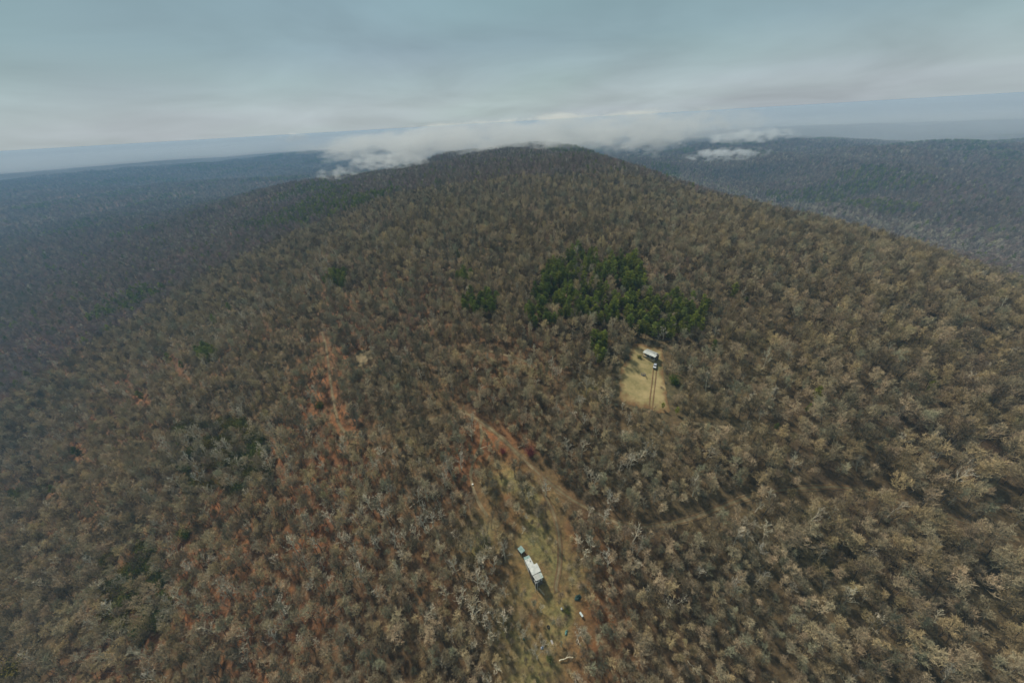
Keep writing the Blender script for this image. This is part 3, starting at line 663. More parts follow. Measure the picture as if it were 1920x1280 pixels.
#THINGS#
# ------------------------------------------------------------------ single plants that stand out
def place(kindname, px, py, s, name, label, cat, var=0, up=0.0, group=None):
    p = unproj(px, py, up)                     # «up» = height of the thing's middle that shows at this pixel
    return copy_plant(kindname, var, name, p - np.array([0, 0, .1]), (0, 0, (px * 7.3) % 6.28), s, label, cat, group)
for px, py, s, v, lab in [
    (265, 745, .62, 0, 'solitary small dark green conifer on the left shoulder of the hill'),
    (147, 850, .75, 1, 'dark green conifer alone near the left edge, on rust-coloured ground'),
    (318, 676, .60, 2, 'small green conifer just left of a loose group of conifers on the left slope'),
    (340, 686, .45, 0, 'lowest and smallest conifer below the group on the left slope'),
    (430, 577, .62, 1, 'dark conifer standing by itself high on the left slope'),
    (402, 603, .62, 2, 'dull green conifer between two others high on the left slope'),
    (1340, 655, .52, 0, 'yellowish green pine in reddish bare scrub, right of the pine stand'),
    (1376, 548, .70, 1, 'light green pine alone beyond the right end of the pine stand'),
    (1530, 745, .50, 2, 'olive green pine in bare woods far right of the clearing'),
    (1515, 765, .42, 0, 'low green pine just below left of the olive pine, right slope'),
    (1745, 728, .50, 1, 'dark green pine near the right edge among brown crowns'),
    (1243, 760, .30, 0, 'small black-green cedar inside the lower right corner of the clearing'),
    (1270, 768, .36, 1, 'dark cedar just outside the lower right corner of the clearing'),
    (1455, 800, .30, 2, 'small flat green cedar beside the straight track right of the clearing'),
    (860, 480, .50, 0, 'dim green pine alone above left of the pine stand'),
    (100, 920, .5, 0, 'green conifer at the left edge among rust litter'),
]: place('pine', px, py, s * (1.0 if py > 755 and px > 1200 else 1.3), 'pine_tree', lab, 'pine', v, 9 * s)
for px, py, s, lab in [
    (1264, 714, 1.25, 'round yellow-green bush against the right side of the clearing'),
    (347, 1001, 1.2, 'bright yellow-green bush on the rust-coloured left slope'),
    (1030, 1232, .5, 'small bright green bush between junk at the bottom of the yard'),
    (1400, 560, .8, 'pale green bush in the bare woods right of the pine stand'),
]: place('lime', px, py, s, 'green_bush', lab, 'bush', 0, 1.5)
for px, py, s, v, lab in [(25, 1262, 2.0, 0, 'big dark green evergreen bush in the lower left corner'), (1063, 1142, .42, 1, 'dark green leafy bush beside the white bin in the yard'), (600, 758, 1.1, 0, 'dull green evergreen bush beside the left track'), (1205, 655, .0, 0, '')]:
    if s: place('laurel', px, py, s, 'evergreen_bush', lab, 'bush', v, 1.5)
place('redbud', 995, 843, .85, 'red_bush', 'pinkish red budded bush beside the dirt track', 'bush', 0, 3.0)
place('redbud', 942, 843, .5, 'red_bush', 'fainter reddish bush left of the dirt track, inside the track fork', 'bush', 0, 2.0)
place('thicket', 1240, 724, .55, 'brush_pile', 'reddish brown heap of brush at the right side of the clearing', 'brush pile', 1, 1.0)
place('laurel', 1199, 668, .5, 'evergreen_bush', 'dark green shrub at the left end of the cabin', 'bush', 1, 1.0)
# ------------------------------------------------------------------ fallen logs
def log(a, b_, rad, label, seed):
    A, B = unproj(*a), unproj(*b_); A[2] += .7; B[2] += 1.3; rg = np.random.default_rng(seed)
    e = empty('fallen_log', tuple(map(float, A))); g = Geo(); n = 8; t = np.linspace(0, 1, n + 1)[:, None]
    pts = (B - A) * t + rg.normal(size=(n + 1, 3)) * np.array([.14, .14, .06]); tube(g, pts, np.linspace(rad, rad * .45, n + 1), 7)
    link(bpy.data.objects.new('trunk', g.mesh('trunk', M['pale'])), e); g = Geo()
    for k in range(6):
        p = pts[2 + k % 6]; q, _ = path_pts(p, norm(norm(B - A) + rg.normal(size=3) * .7), rg.uniform(.8, 2.2), 3, rg, .05, .2); tube(g, q, np.linspace(rad * .4, .02, 4), 4)
    link(bpy.data.objects.new('branches', g.mesh('branches', M['pale'])), e)
    tag(e, label, 'log', 'pale fallen logs')
for k, (a, b_, r_, lab) in enumerate([
    ((900, 842), (925, 836), .17, 'short pale log lying left of the red-budded bush'),
    ((1048, 1238), (1080, 1233), .19, 'whitish log lying across the bottom of the yard'),
    ((768, 953), (822, 916), .13, 'long thin pale log on the slope left of the yard'),
    ((972, 840), (991, 832), .15, 'pale log touching the red-budded bush on its left side'),
    ((286, 981), (346, 989), .17, 'long grey log on the rust slope above the yellow-green bush'),
    ((560, 1060), (586, 975), .15, 'grey-brown leaning log in the woods at lower left'),
    ((730, 1090), (768, 1040), .13, 'thin pale pole leaning over dark scrub left of the long house'),
    ((905, 1000), (912, 1035), .13, 'pale forked pole left of the small teal shed'),
    ((520, 1130), (478, 1190), .17, 'pale fallen pole among rust litter at lower left'),
    ((1290, 1240), (1318, 1275), .15, 'curved pale pole near the bottom edge right of the yard'),
]): log(a, b_, r_, lab, 300 + k)

# ------------------------------------------------------------------ buildings and yard things
def boxes(name, lst, m, parent, bevel=0.0):
    V, F, n = [], [], 0
    for (x0, x1, y0, y1, z0, z1) in lst:
        V += [[x, y, z] for z in (z0, z1) for y in (y0, y1) for x in (x0, x1)]
        F += [[a + n for a in f] for f in ([0, 2, 3, 1], [4, 5, 7, 6], [0, 1, 5, 4], [2, 6, 7, 3], [0, 4, 6, 2], [1, 3, 7, 5])]; n += 8
    o = link(bpy.data.objects.new(name, mesh_np(name, np.array(V, float), [np.array(F)], [m])), parent)
    if bevel:
        md = o.modifiers.new('bevel', 'BEVEL'); md.width = bevel; md.segments = 2
    return o
def slab(name, q, th, m, parent):
    """a sheet through four 3-D corners, th thick downwards"""
    q = np.array(q, float); V = np.r_[q, q - [0, 0, th]]
    F = np.array([[0, 1, 2, 3], [7, 6, 5, 4], [0, 4, 5, 1], [1, 5, 6, 2], [2, 6, 7, 3], [3, 7, 4, 0]])
    return link(bpy.data.objects.new(name, mesh_np(name, V, [F], [m])), parent)
M['roof_pale'] = worn('pale_metal_roof', (.32, .345, .33), (.50, .52, .49), .8, .45, .4, 0.2, (2.2, 'Y'))
M['roof_grey'] = worn('weathered_roof', (.28, .29, .27), (.47, .47, .43), 1.4, .7)
M['roof_moss'] = worn('mossy_roof', (.20, .27, .23), (.50, .52, .48), 1.6, .8)
M['roof_teal'] = worn('teal_roof', (.13, .22, .20), (.30, .38, .35), 1.2, .7)
M['wall_dark'] = worn('dark_board_wall', (.10, .085, .07), (.16, .14, .115), 1.5, .9, .1, 0, (3.0, 'X'))
M['wall_white'] = worn('off_white_wall', (.42, .42, .38), (.55, .55, .50), 1.0, .8)
M['wood'] = worn('bleached_wood', (.30, .24, .15), (.45, .37, .24), 3.0)
M['glass'] = mat('dark_glass', (.02, .025, .03), .1, .6); M['trim'] = mat('white_trim', (.55, .56, .55), .5)
M['paint'] = mat('silver_blue_paint', (.52, .58, .66), .3, .6, .3); M['tyre'] = mat('rubber', (.02, .02, .02), .85); M['steel'] = mat('dull_steel', (.35, .36, .37), .4, .5, .7)
M['black'] = mat('black_opening', (.012, .012, .012)); M['stone'] = worn('fire_stones', (.12, .12, .12), (.26, .25, .24), 4.0); M['ash'] = mat('ash', (.035, .033, .032))
M['tarp_teal'] = worn('teal_tarp', (.06, .17, .15), (.16, .30, .27), 3.0, .5); M['tarp_dark'] = worn('dark_green_tarp', (.025, .05, .045), (.05, .09, .08), 3.0, .5)
M['tarp_blue'] = worn('pale_blue_tarp', (.28, .33, .42), (.50, .54, .60), 3.0, .5); M['brick'] = worn('red_brown_rubble', (.18, .07, .045), (.28, .15, .10), 5.0); M['white'] = worn('white_plastic', (.62, .62, .60), (.72, .72, .70), 3.0, .4); M['grey_box'] = worn('grey_painted_board', (.26, .25, .24), (.38, .36, .34), 3.0)
M['bluegrey'] = worn('pale_blue_grey_sheet', (.40, .48, .48), (.52, .58, .58), 2.0, .4, .4)

def frame_at(pix, up=0.0):
    p = unproj(*pix, up); return p
# -- upper cabin. local x runs along the eave (left to right in view), y towards the back
A = unproj(1206, 662, 2.5); B = unproj(1226.6, 674, 2.5); ax = math.atan2(B[1] - A[1], B[0] - A[0]); Lc = float(np.hypot(*(B - A)[:2])) + .5
zc = max(hz(A[0], A[1]), hz(B[0], B[1]), hz(*(A[:2] + 4.2 * np.array([-math.sin(ax), math.cos(ax)])))) + .15
cab = empty('cabin', (float(A[0]), float(A[1]), float(zc)), ax)
tag(cab, 'small cabin with a pale metal roof and dark front porch in the clearing', 'cabin')
D = 4.4
wall = boxes('wall', [(.15, Lc - .15, 1.3, D, -1.2, 2.25)], M['wall_dark'], cab)
rf = slab('roof', [(-.25, -.2, 2.35), (Lc - .1, -.2, 2.35), (Lc - .1, 1.75, 3.05), (-.25, 1.75, 3.05)], .1, M['roof_pale'], cab)
rb = slab('roof', [(-.25, 1.76, 3.06), (Lc - 1.0, 1.76, 3.06), (Lc - 1.0, D + .3, 2.5), (-.25, D + .3, 2.5)], .1, M['roof_pale'], cab)
slab('roof_patch', [(1.6, .6, 2.69), (3.6, .9, 2.80), (3.7, 1.1, 2.87), (1.6, .8, 2.77)], .02, M['roof_moss'], rf)
boxes('flue', [(Lc - 2.6, Lc - 2.35, 2.2, 2.45, 2.6, 3.5)], M['steel'], rb)
boxes('porch_floor', [(0, Lc - .3, -.05, 1.28, -1.0, .12)], M['wood'], cab)
for k in range(4): boxes('post', [(.1 + k * (Lc - .75) / 3, .22 + k * (Lc - .75) / 3, .0, .12, .121, 2.28)], M['trim'], cab)
boxes('railing', [(.25, 2.1, .03, .08, .75, .85), (.25, 2.1, .03, .08, .35, .42)], M['trim'], cab)
for x in (.9, 4.6): w_ = boxes('window', [(x, x + 1.0, 1.24, 1.297, .9, 1.8)], M['glass'], cab); boxes('frame', [(x - .08, x, 1.22, 1.296, .82, 1.88), (x + 1.0, x + 1.08, 1.22, 1.296, .82, 1.88), (x, x + 1, 1.22, 1.296, 1.801, 1.88)], M['trim'], w_)
dr = boxes('door', [(3.0, 3.8, 1.24, 1.297, .125, 2.0)], M['wall_white'], cab); boxes('handle', [(3.68, 3.74, 1.19, 1.238, 1.0, 1.06)], M['steel'], dr)
# -- car
def car(p, yaw):
    e = empty('parked_car', tuple(map(float, p)), yaw); tag(e, 'silver blue car with a white bonnet parked below the cabin', 'car')
    # body profile (x along the car, front = -x), lofted over the width
    prof = [(-2.15, .45, .62), (-2.1, .45, .78), (-1.1, .42, .92), (1.75, .42, .95), (2.1, .45, .85), (2.15, .5, .6)]
    V, F = [], []; ys = [(-.86, .0), (-.80, .06), (0, .09), (.80, .06), (.86, .0)]
    for (x, zb, zt) in prof:
        V += [[x, -.86, zb - .12]] + [[x, y, zt + dz * .6] for y, dz in ys] + [[x, .86, zb - .12]]
    m = len(ys) + 2
    for i in range(len(prof) - 1):
        for j in range(m): a = i * m + j; b = i * m + (j + 1) % m; F.append([a, b, b + m, a + m])
    me_ = mesh_np('body', np.array(V), [np.array(F), ], [M['paint']], smooth=False); bd = link(bpy.data.objects.new('body', me_), e)
    md = bd.modifiers.new('b', 'BEVEL'); md.width = .05; md.segments = 2
    boxes('nose', [(-2.16, -2.12, -.8, .8, .36, .7)], M['paint'], bd); boxes('tail', [(2.12, 2.16, -.8, .8, .36, .7)], M['paint'], bd)
    boxes('bonnet', [(-2.02, -1.12, -.72, .72, .90, .985)], M['white'], e, .03)
    # cabin: glass house and roof
    gv = np.array([[-1.1, -.78, .95], [1.75, -.78, .97], [1.2, -.62, 1.42], [-.45, -.62, 1.42], [-1.1, .78, .95], [1.75, .78, .97], [1.2, .62, 1.42], [-.45, .62, 1.42]])
    gf = np.array([[0, 1, 2, 3], [5, 4, 7, 6], [1, 5, 6, 2], [4, 0, 3, 7]])
    link(bpy.data.objects.new('windows', mesh_np('windows', gv, [gf], [M['glass']])), e)
    boxes('roof', [(-.5, 1.25, -.64, .64, 1.421, 1.47)], M['paint'], e, .02)
    for x in (-1.4, 1.35):
        for y in (-.84, .84):
            g = Geo(); g.add(*prisms(np.array([[x, y - .1, .32]]), np.array([[x, y + .1, .32]]), np.array([.32]), np.array([.32]), 18)); w = link(bpy.data.objects.new('wheel', g.mesh('wheel', M['tyre'])), e)
            g = Geo(); s_ = 1 if y > 0 else -1; g.add(*prisms(np.array([[x, y + s_ * .09, .32]]), np.array([[x, y + s_ * .115, .32]]), np.array([.2]), np.array([.02]), 12)); link(bpy.data.objects.new('hubcap', g.mesh('hubcap', M['steel'])), w)
    for y in (-.6, .6): boxes('headlight', [(-2.19, -2.161, y - .15, y + .15, .58, .70)], M['white'], e)
c1, c2 = unproj(1229, 682, .9), unproj(1227.3, 689, .9)
cc = (c1 + c2) / 2; dv = c2 - c1; cyaw = math.atan2(dv[1], dv[0]) + math.pi
car((cc[0], cc[1], hz(cc[0], cc[1]) + .18), cyaw)
# -- fire ring on the grass
fp = unproj(1206, 702); fe = empty('fire_pit', tuple(map(float, fp))); tag(fe, 'blackened ring of stones on the clearing grass', 'fire pit')
g = Geo(); rg = np.random.default_rng(8)
for k in range(13):
    a = k / 13 * 6.283; q = np.array([[1.05 * math.cos(a), 1.05 * math.sin(a), .0]]); g.add(*prisms(q, q + np.array([[0, 0, .42]]), np.array([.26 + .05 * rg.random()]), np.array([.16]), 7)); g.add(*prisms(q + np.array([[0, 0, .42]]), q + np.array([[0, 0, .5]]), np.array([.16]), np.array([.01]), 7))
link(bpy.data.objects.new('stones', g.mesh('stones', M['stone'])), fe)
g = Geo(); g.add(*prisms(np.array([[0, 0, .02]]), np.array([[0, 0, .2]]), np.array([.9]), np.array([.02]), 16)); link(bpy.data.objects.new('ash_heap', g.mesh('ash_heap', M['ash'])), fe)
g = Geo(); tube(g, np.array([[.9, -1.9, .3], [.5, -2.8, .45]]), [.2, .25], 8); link(bpy.data.objects.new('log_seat', g.mesh('log_seat', M['pinebark'])), None); lg = bpy.data.objects['log_seat']; lg.location = tuple(map(float, fp)); tag(lg, 'dark log lying just below the ring of stones', 'log seat')

# -- lower house: local x = along the house (away from the shed), y = to its right side
def up3(px, py, h): g_ = unproj(px, py, h); return g_
O = up3(982, 1045, 2.6); E = up3(998, 1085, 2.6); hy = math.atan2(E[1] - O[1], E[0] - O[0])
ez = np.array([-math.sin(hy), math.cos(hy)])          # local +y
fx_ = np.array([math.cos(hy), math.sin(hy)])
def gl(u, v): q = O[:2] + fx_ * u + ez * v; return hz(q[0], q[1])
z0 = max(gl(0, 0), gl(10, 3), gl(4, 3), gl(0, 2)) - .3
zl = gl(10, 2)
hs = empty('long_house', (float(O[0]), float(O[1]), float(z0)), hy)
tag(hs, 'long narrow house of joined sections with pale worn roofs in the yard', 'house')
q = 1.0
boxes('wall', [(0.05, 4.2, .08, 2.3, zl - z0 - .5, 2.35)], M['wall_white'], hs); boxes('wall', [(4.201, 7.5, .12, 3.5, zl - z0 - .5, 2.45)], M['wall_dark'], hs); boxes('wall', [(7.501, 9.4, .35, 3.35, zl - z0 - .5, 2.2)], M['wall_dark'], hs)
slab('end_roof', [(-.1, -.05, 2.45), (-.1, 2.35, 2.3), (1.15, 2.42, 2.5), (1.15, -.05, 2.6)], .12, M['roof_teal'], hs)
nr_ = slab('roof', [(1.16, -.08, 2.62), (1.16, 2.4, 2.5), (4.3, 2.45, 2.5), (4.3, -.08, 2.62)], .12, M['roof_pale'], hs)
boxes('hatch', [(2.2, 2.55, 1.55, 1.9, 2.45, 2.60)], M['black'], nr_); boxes('vent', [(1.5, 1.66, .7, .86, 2.5, 2.74)], M['roof_teal'], nr_)
slab('roof', [(4.15, .02, 2.82), (4.15, 3.72, 2.70), (7.45, 3.72, 2.62), (7.45, -.02, 2.80)], .12, M['roof_pale'], hs)
slab('roof', [(7.52, .08, 2.62), (7.52, 2.5, 2.56), (9.75, 2.5, 2.50), (9.75, .35, 2.56)], .1, M['roof_grey'], hs)
slab('roof', [(7.52, 2.501, 2.55), (7.52, 3.66, 2.40), (9.7, 3.6, 2.32), (9.75, 2.501, 2.49)], .1, M['roof_moss'], hs)
boxes('gutter', [(7.452, 7.518, .0, 3.7, 2.40, 2.72)], M['wall_dark'], hs)
boxes('porch_frame', [(9.0, 10.3, -.12, -.02, 2.35, 2.45), (10.2, 10.3, -.02, .75, 2.35, 2.45), (10.2, 10.3, -.12, -.02, zl - z0 - .3, 2.349), (10.2, 10.3, .65, .75, zl - z0 - .3, 2.349)], M['trim'], hs)
w_ = boxes('window', [(5.2, 6.2, 3.51, 3.55, 1.1, 1.9)], M['glass'], hs); boxes('frame', [(5.1, 5.2, 3.51, 3.57, 1.0, 2.0), (6.2, 6.3, 3.51, 3.57, 1.0, 2.0)], M['trim'], w_)
boxes('window', [(2.4, 3.3, 2.31, 2.35, 1.1, 1.8)], M['glass'], hs)
dr = boxes('door', [(9.401, 9.45, 1.3, 2.1, 0, 1.95)], M['wall_white'], hs); boxes('handle', [(9.451, 9.5, 1.95, 2.0, .95, 1.0)], M['steel'], dr)
boxes('awning_box', [(9.42, 9.75, 2.4, 3.1, 1.0, 1.5)], M['white'], hs)
# plank ramp at the end of the house
ra, rb_ = unproj(1010, 1102, .6), unproj(1021, 1115, .1); re_ = empty('plank_ramp', (float(ra[0]), float(ra[1]), float(ra[2])), math.atan2(rb_[1] - ra[1], rb_[0] - ra[0])); ll_ = float(np.hypot(*(rb_ - ra)[:2])); dz = float(rb_[2] - ra[2])
tag(re_, 'narrow tan plank ramp leading off the lower end of the long house', 'ramp')
for k in range(2): slab('plank', [(0, -.26 + k * .27, .75), (ll_, -.26 + k * .27, dz + .12), (ll_, -.01 + k * .27, dz + .12), (0, -.01 + k * .27, .75)], .06, M['wood'], re_)
boxes('leg', [(.25, .35, -.2, -.1, -.5, .58)], M['wood'], re_); boxes('leg', [(.25, .35, .1, .2, -.5, .58)], M['wood'], re_)
# shed
S1, S2, S3 = up3(970, 1028, 2.0), up3(977.5, 1039, 2.0), up3(976, 1020, 2.0); sy = math.atan2(S2[1] - S1[1], S2[0] - S1[0]); sl = float(np.hypot(*(S2 - S1)[:2])); sw = 1.95
zs = hz(S1[0], S1[1]); sh_ = empty('shed', (float(S1[0]), float(S1[1]), float(zs)), sy); tag(sh_, 'small open shed with a flat teal-grey roof above the long house', 'shed')
rf = slab('roof', [(0, 0, 2.0), (sl, 0, 1.9), (sl, sw, 2.05), (0, sw, 2.15)], .1, M['roof_teal'], sh_)
boxes('wall', [(.1, sl - .35, .12, .2, -1.2, 1.85), (.1, .18, .201, sw - .2, -1.2, 1.88), (.1, sl - .35, sw - .2, sw - .12, -1.2, 1.9)], M['wall_dark'], sh_)
for y in (.12, sw - .2): boxes('post', [(sl - .2, sl - .1, y, y + .1, -1.4, 1.84)], M['wood'], sh_)
# rubble between shed and house
def heap(name, px, py, r, h, m, label, cat, seed, n=26):
    p = unproj(px, py); e = empty(name, tuple(map(float, p))); rg = np.random.default_rng(seed); g = Geo()
    for k in range(n):
        a = rg.uniform(0, 6.28); d = r * rg.random() ** .5; q = np.array([[d * math.cos(a), d * math.sin(a), h * (1 - d / r) * rg.random()]]); ax2 = norm(rg.normal(size=(1, 3))); ll2 = rg.uniform(.15, .4)
        g.add(*prisms(q, q + ax2 * ll2, np.array([.13]), np.array([.12]), 4))
    o = link(bpy.data.objects.new('rubble', g.mesh('rubble', m)), e); tag(e, label, cat)
heap('rubble_heap', 985.5, 1038.5, .8, .7, M['brick'], 'reddish brown rubble between the teal shed and the long house', 'rubble', 5)
def tarp(px, py, r, h, m, label, seed, asp=1.0):
    p = unproj(px, py); rg = np.random.default_rng(seed); n1_, n2_ = 26, 9; V = [[0, 0, h]]; ph = rg.uniform(0, 6.28, 5)
    for j in range(1, n2_ + 1):
        for i in range(n1_):
            a = 2 * math.pi * i / n1_; rr_ = r * j / n2_ * (1 + .16 * math.sin(2 * a + ph[0]) + .10 * math.sin(5 * a + ph[1])); t = j / n2_
            V.append([rr_ * math.cos(a) * asp, rr_ * math.sin(a), h * (1 - t ** 2.4) * (1 + .25 * math.sin(3 * a + ph[2] + t * 4)) - .15 * t])
    F4, F3 = [], [[0, 1 + i, 1 + (i + 1) % n1_] for i in range(n1_)]
    for j in range(n2_ - 1):
        for i in range(n1_): a = 1 + j * n1_ + i; b = 1 + j * n1_ + (i + 1) % n1_; F4.append([a, a + n1_, b + n1_, b])
    o = link(bpy.data.objects.new('tarp_cover', mesh_np('tarp_cover', np.array(V), [np.array(F4), np.array(F3)], [m], smooth=False))); o.location = tuple(map(float, p)); o.rotation_euler = (0, 0, ph[3]); tag(o, label, 'tarp')
tarp(1084, 1119, 1.1, .9, M['tarp_dark'], 'dark green tarp heap right of the long house', 11, 1.2)
tarp(1062, 1184, .6, .5, M['tarp_teal'], 'crumpled teal tarp right of centre in the lower yard', 12, 1.5)
tarp(982, 1197, .5, .6, M['tarp_teal'], 'upright crumpled teal tarp at the left side of the yard', 13, .7)
tarp(1017, 1213, .6, .5, M['tarp_blue'], 'pale blue-grey tarp heap at the bottom of the yard', 14, 1.0)
tarp(1026, 1220, .45, .4, M['white'], 'small whitish sheet right of the pale blue tarp', 15, 1.2)
tarp(1046, 1160, .35, .3, M['tarp_blue'], 'scrap of pale blue sheet in the middle of the yard', 16, .7)
# bin, box, table, tyre, bucket
def lidded(name, px, py, sx, sy_, h, yaw, mb, ml, label, cat, legs=False):
    p = unproj(px, py, h); p[2] = hz(p[0], p[1]); e = empty(name, tuple(map(float, p)), yaw); tag(e, label, cat)
    if legs:
        for a in (-1, 1):
            for b in (-1, 1): boxes('leg', [(a * (sx / 2 - .1) - .05, a * (sx / 2 - .1) + .05, b * (sy_ / 2 - .08) - .04, b * (sy_ / 2 - .08) + .04, -.4, h - .05)], M['wood'], e)
        boxes('table_top', [(-sx / 2, sx / 2, -sy_ / 2, sy_ / 2, h - .049, h)], ml, e, .01)
    else:
        boxes('body', [(-sx / 2, sx / 2, -sy_ / 2, sy_ / 2, -.4, h - .1)], mb, e, .02); boxes('lid', [(-sx / 2 - .04, sx / 2 + .04, -sy_ / 2 - .04, sy_ / 2 + .04, h - .099, h)], ml, e, .02)
lidded('yard_table', 1090, 1151, 1.65, .72, .8, R(-62), None, M['bluegrey'], 'pale blue-grey long table standing on rusty litter right of the yard', 'table', True)
lidded('storage_box', 1035, 1203, 1.3, .6, .8, R(-70), M['grey_box'], M['grey_box'], 'grey lidded box standing in the lower yard', 'box')
lidded('waste_bin', 1053, 1140, .5, .5, .8, R(20), M['white'], M['white'], 'small white bin beside a dark green bush in the yard', 'bin')
lidded('plastic_tub', 886, 907, .6, .5, .6, R(20), M['white'], M['white'], 'white plastic tub alone in the brush left of the tracks', 'tub')
def tyre_at(px, py):
    p = unproj(px, py); V, F = [], []; n1_, n2_ = 24, 10
    for i in range(n1_):
        for j in range(n2_):
            a, b = 2 * math.pi * i / n1_, 2 * math.pi * j / n2_; V.append([(.42 + .16 * math.cos(b)) * math.cos(a), (.42 + .16 * math.cos(b)) * math.sin(a), .14 + .14 * math.sin(b)])
            F.append([i * n2_ + j, ((i + 1) % n1_) * n2_ + j, ((i + 1) % n1_) * n2_ + (j + 1) % n2_, i * n2_ + (j + 1) % n2_])
    o = link(bpy.data.objects.new('old_tyre', mesh_np('old_tyre', np.array(V), [np.array(F)], [M['tyre']], smooth=True))); o.location = (float(p[0]), float(p[1]), float(p[2]) + .1); o.rotation_euler = (.2, .3, 0); tag(o, 'black tyre lying flat in the middle of the lower yard', 'tyre')
tyre_at(1028, 1175)
#/THINGS#
# ------------------------------------------------------------------ air
#AIR#
def vol(name, colr, dens, aniso=0.0):
    m = bpy.data.materials.new(name); m.use_nodes = True; t = m.node_tree; t.nodes.clear()
    o = N(t, 'ShaderNodeOutputMaterial'); v = N(t, 'ShaderNodeVolumePrincipled')
    v.inputs['Color'].default_value = (*colr, 1); v.inputs['Density'].default_value = dens; v.inputs['Anisotropy'].default_value = aniso
    L(t, v.outputs[0], o.inputs['Volume']); return m, t, v
hm, _, _ = vol('haze_air', (.28, .52, .80), 1.9e-4)
def box_mesh(name, x0, x1, y0, y1, z0, z1, m):
    V = np.array([[x, y, z] for z in (z0, z1) for y in (y0, y1) for x in (x0, x1)])
    F = np.array([[0, 2, 3, 1], [4, 5, 7, 6], [0, 1, 5, 4], [2, 6, 7, 3], [0, 4, 6, 2], [1, 3, 7, 5]])
    return mesh_np(name, V, [F], [m])
tag(link(bpy.data.objects.new('haze', box_mesh('haze', -27000, 27000, -27000, 27000, CZ - 700, CZ + 0.2, hm))), kind='stuff')

# pale fog lying over the far valleys: a lumpy closed slab in a wide arc
def fog_slab(dens, tl, tr, rl, rr_, zlow, label, rout=24000):
    fm, t, v = vol('valley_fog', (.93, .95, .95), dens)
    A = np.linspace(-74, 74, 150); rs = np.r_[0, .03, .08, .15, .3, .6, 1.0]
    V = []
    for side in (0, 1):
        for q in rs:
            a = A; u = sstep(-20, 30, a)
            rin = rl * (1 - u) + rr_ * u + 500 * (fbm(a * 60, a * 0 + 5, 500, 3, 3) - .5)
            r = rin + (rout - rin) * q
            zt = -(tl * (1 - u) + tr * u) + min(40, tl * .5) * (fbm(a * 90, r, 700, 4, 3) - .5); zb = zlow + 0 * r
            edge = sstep(-.01, .10 if rout < 9000 else .029, np.full_like(a, q))
            zm = np.maximum(-190 - 30 * u, zlow + 20)
            z = (zm + (zt - zm) * edge) if side else (zm - 10 + (zb - zm) * edge)
            V.append(np.c_[r * np.sin(np.radians(a)), r * np.cos(np.radians(a)), CZ + z])
    V = np.concatenate(V); na_ = len(A); nq = len(rs); i = np.arange(2 * nq * na_).reshape(2, nq, na_); F = []
    for s in (0, 1):
        q = i[s]; f = np.stack([q[:-1, :-1], q[1:, :-1], q[1:, 1:], q[:-1, 1:]], -1).reshape(-1, 4); F.append(f if s == 0 else f[:, ::-1])
    b, tp_ = i[0], i[1]
    F.append(np.stack([b[0, :-1], b[0, 1:], tp_[0, 1:], tp_[0, :-1]], -1)); F.append(np.stack([b[-1, 1:], b[-1, :-1], tp_[-1, :-1], tp_[-1, 1:]], -1))
    for c in (0, -1): F.append(np.stack([b[:-1, c], b[1:, c], tp_[1:, c], tp_[:-1, c]], -1) if c else np.stack([b[1:, c], b[:-1, c], tp_[:-1, c], tp_[1:, c]], -1))
    return tag(link(bpy.data.objects.new('fog', mesh_np('fog', V, [np.concatenate(F)], [fm], smooth=True))), label, None, None, 'stuff')
fog_slab(1.0e-3, 50, 88, 4500, 2800, -420, 'pale fog lying over the far valleys and hills', 6000)
fog_slab(9.0e-4, 0.6, 0.6, 3300, 3000, -110, 'thin pale mist along the skyline')
# drifting low clouds: soft volumes whose density comes from 3-D noise inside a rounded body
def cloud_mat(name, dens, ns, seed, thr=.5, shape=1.0):
    m, t, v = vol(name, (.90, .92, .92), 0)
    g = N(t, 'ShaderNodeTexCoord'); geo = N(t, 'ShaderNodeNewGeometry')
    ln = N(t, 'ShaderNodeVectorMath', operation='LENGTH'); L(t, g.outputs['Object'], ln.inputs[0])
    ad = N(t, 'ShaderNodeVectorMath', operation='ADD'); ad.inputs[1].default_value = (seed * 13.1, 0, 0); L(t, g.outputs['Object'], ad.inputs[0])
    mp = N(t, 'ShaderNodeMapping'); mp.inputs['Scale'].default_value = ns; L(t, ad.outputs[0], mp.inputs[0])
    nz = N(t, 'ShaderNodeTexNoise', i_Scale=1.0, i_Detail=4.0, i_Roughness=.62); L(t, mp.outputs[0], nz.inputs['Vector'])
    f = MATH(t, 'SUBTRACT', 1.0, ln.outputs['Value'])                      # 1 in the middle, 0 at the rim
    s = MATH(t, 'ADD', MATH(t, 'MULTIPLY', f, shape * 1.15), MATH(t, 'MULTIPLY_ADD', nz.outputs[0], 8.0, -4.0 - thr))
    r = N(t, 'ShaderNodeMapRange', interpolation_type='SMOOTHSTEP'); L(t, s, r.inputs[0]); r.inputs[1].default_value = 0.0; r.inputs[2].default_value = .7; r.inputs[3].default_value = 0; r.inputs[4].default_value = dens
    L(t, MATH(t, 'MULTIPLY', r.outputs[0], MATH(t, 'MULTIPLY', f, 5.0, clamp=True)), v.inputs['Density'])
    return m
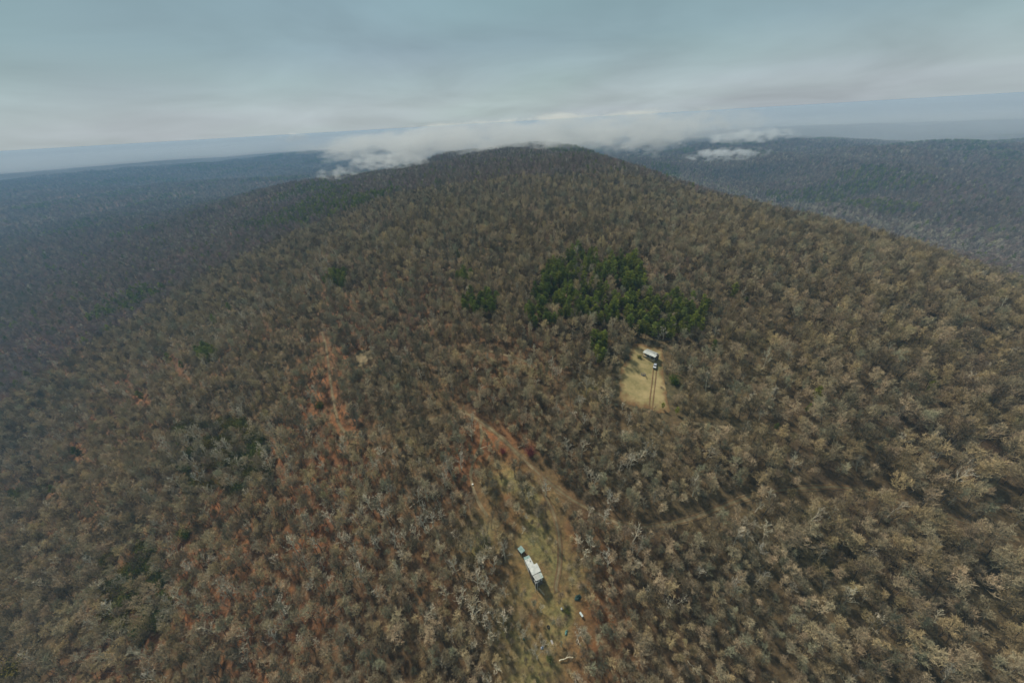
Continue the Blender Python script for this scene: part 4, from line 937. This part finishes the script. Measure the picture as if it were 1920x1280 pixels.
def ball(name, m):
    bm_u, bm_v = 24, 14; V = [[0, 0, 1.0]]; F4, F3 = [], []
    for j in range(1, bm_v):
        p = math.pi * j / bm_v
        for i in range(bm_u):
            a = 2 * math.pi * i / bm_u; V.append([math.sin(p) * math.cos(a), math.sin(p) * math.sin(a), math.cos(p)])
    V.append([0, 0, -1.0]); e = len(V) - 1
    for j in range(bm_v - 2):
        for i in range(bm_u): a = 1 + j * bm_u + i; b = 1 + j * bm_u + (i + 1) % bm_u; F4.append([a, a + bm_u, b + bm_u, b])
    for i in range(bm_u): F3.append([0, 1 + i, 1 + (i + 1) % bm_u]); F3.append([e, 1 + (bm_v - 2) * bm_u + (i + 1) % bm_u, 1 + (bm_v - 2) * bm_u + i])
    return mesh_np(name, V, [np.array(F4), np.array(F3)], [m])
def cloud(px, py, dist, hw, hd, hh, dens, ns, seed, thr, label, name='low_cloud', kind_=None, shape=1.0, roll=0.0):
    d = pray(px, py); p = CP + d * dist
    o = link(bpy.data.objects.new(name, ball(name, cloud_mat('cloud_%d' % seed, dens, ns, seed, thr, shape))))
    o.location = tuple(map(float, p)); o.scale = (hw * 1.3, hd * 1.3, hh * 1.35); o.rotation_euler = (0, roll, -math.atan2(p[0], p[1]))
    tag(o, label, None if kind_ else 'cloud', None, kind_)
    return o
CLOUDS = [
    (980, 255, 1200, 640, 330, 46, .010, (6, 3, 1.1), 1, .42, 'wide pale cloud bank resting on the wooded hilltop', 'cloud_bank', None, 1.3, R(-1)),
    (1205, 258, 1250, 150, 120, 50, .014, (3, 2.5, 2.0), 2, .5, 'ragged white cloud at the right end of the cloud bank', 'low_cloud', None, 1.1, 0),
    (735, 303, 1000, 100, 70, 20, .022, (3.2, 2, 1.2), 3, .47, 'lumpy white cloud below the left end of the cloud bank', 'low_cloud', None, 1.1, R(3)),
    (640, 328, 980, 60, 50, 20, .014, (2.6, 2, 1.6), 4, .5, 'thin wisp of cloud lowest on the left', 'low_cloud', None, 1.0, 0),
    (1362, 289, 1500, 135, 70, 21, .022, (3.8, 2, 1.1), 5, .47, 'small flat white cloud, lower of the two over the right valley', 'low_cloud', None, 1.1, R(-2)),
    (1405, 256, 1500, 150, 80, 22, .024, (3.8, 2, 1.1), 6, .47, 'small flat white cloud, upper of the two over the right valley', 'low_cloud', None, 1.1, R(-3)),
    (550, 260, 2400, 85, 60, 26, .03, (2, 2, 1.2), 7, .45, 'tiny white cloud cap near the left skyline', 'low_cloud', None, 1.2, 0),
    (770, 262, 1400, 230, 120, 34, .007, (4, 2.5, 1.4), 8, .48, 'thin ragged cloud at the left end of the cloud bank', 'low_cloud', None, 1.1, R(-4)),
]
for c in CLOUDS: cloud(*c)
#/AIR#
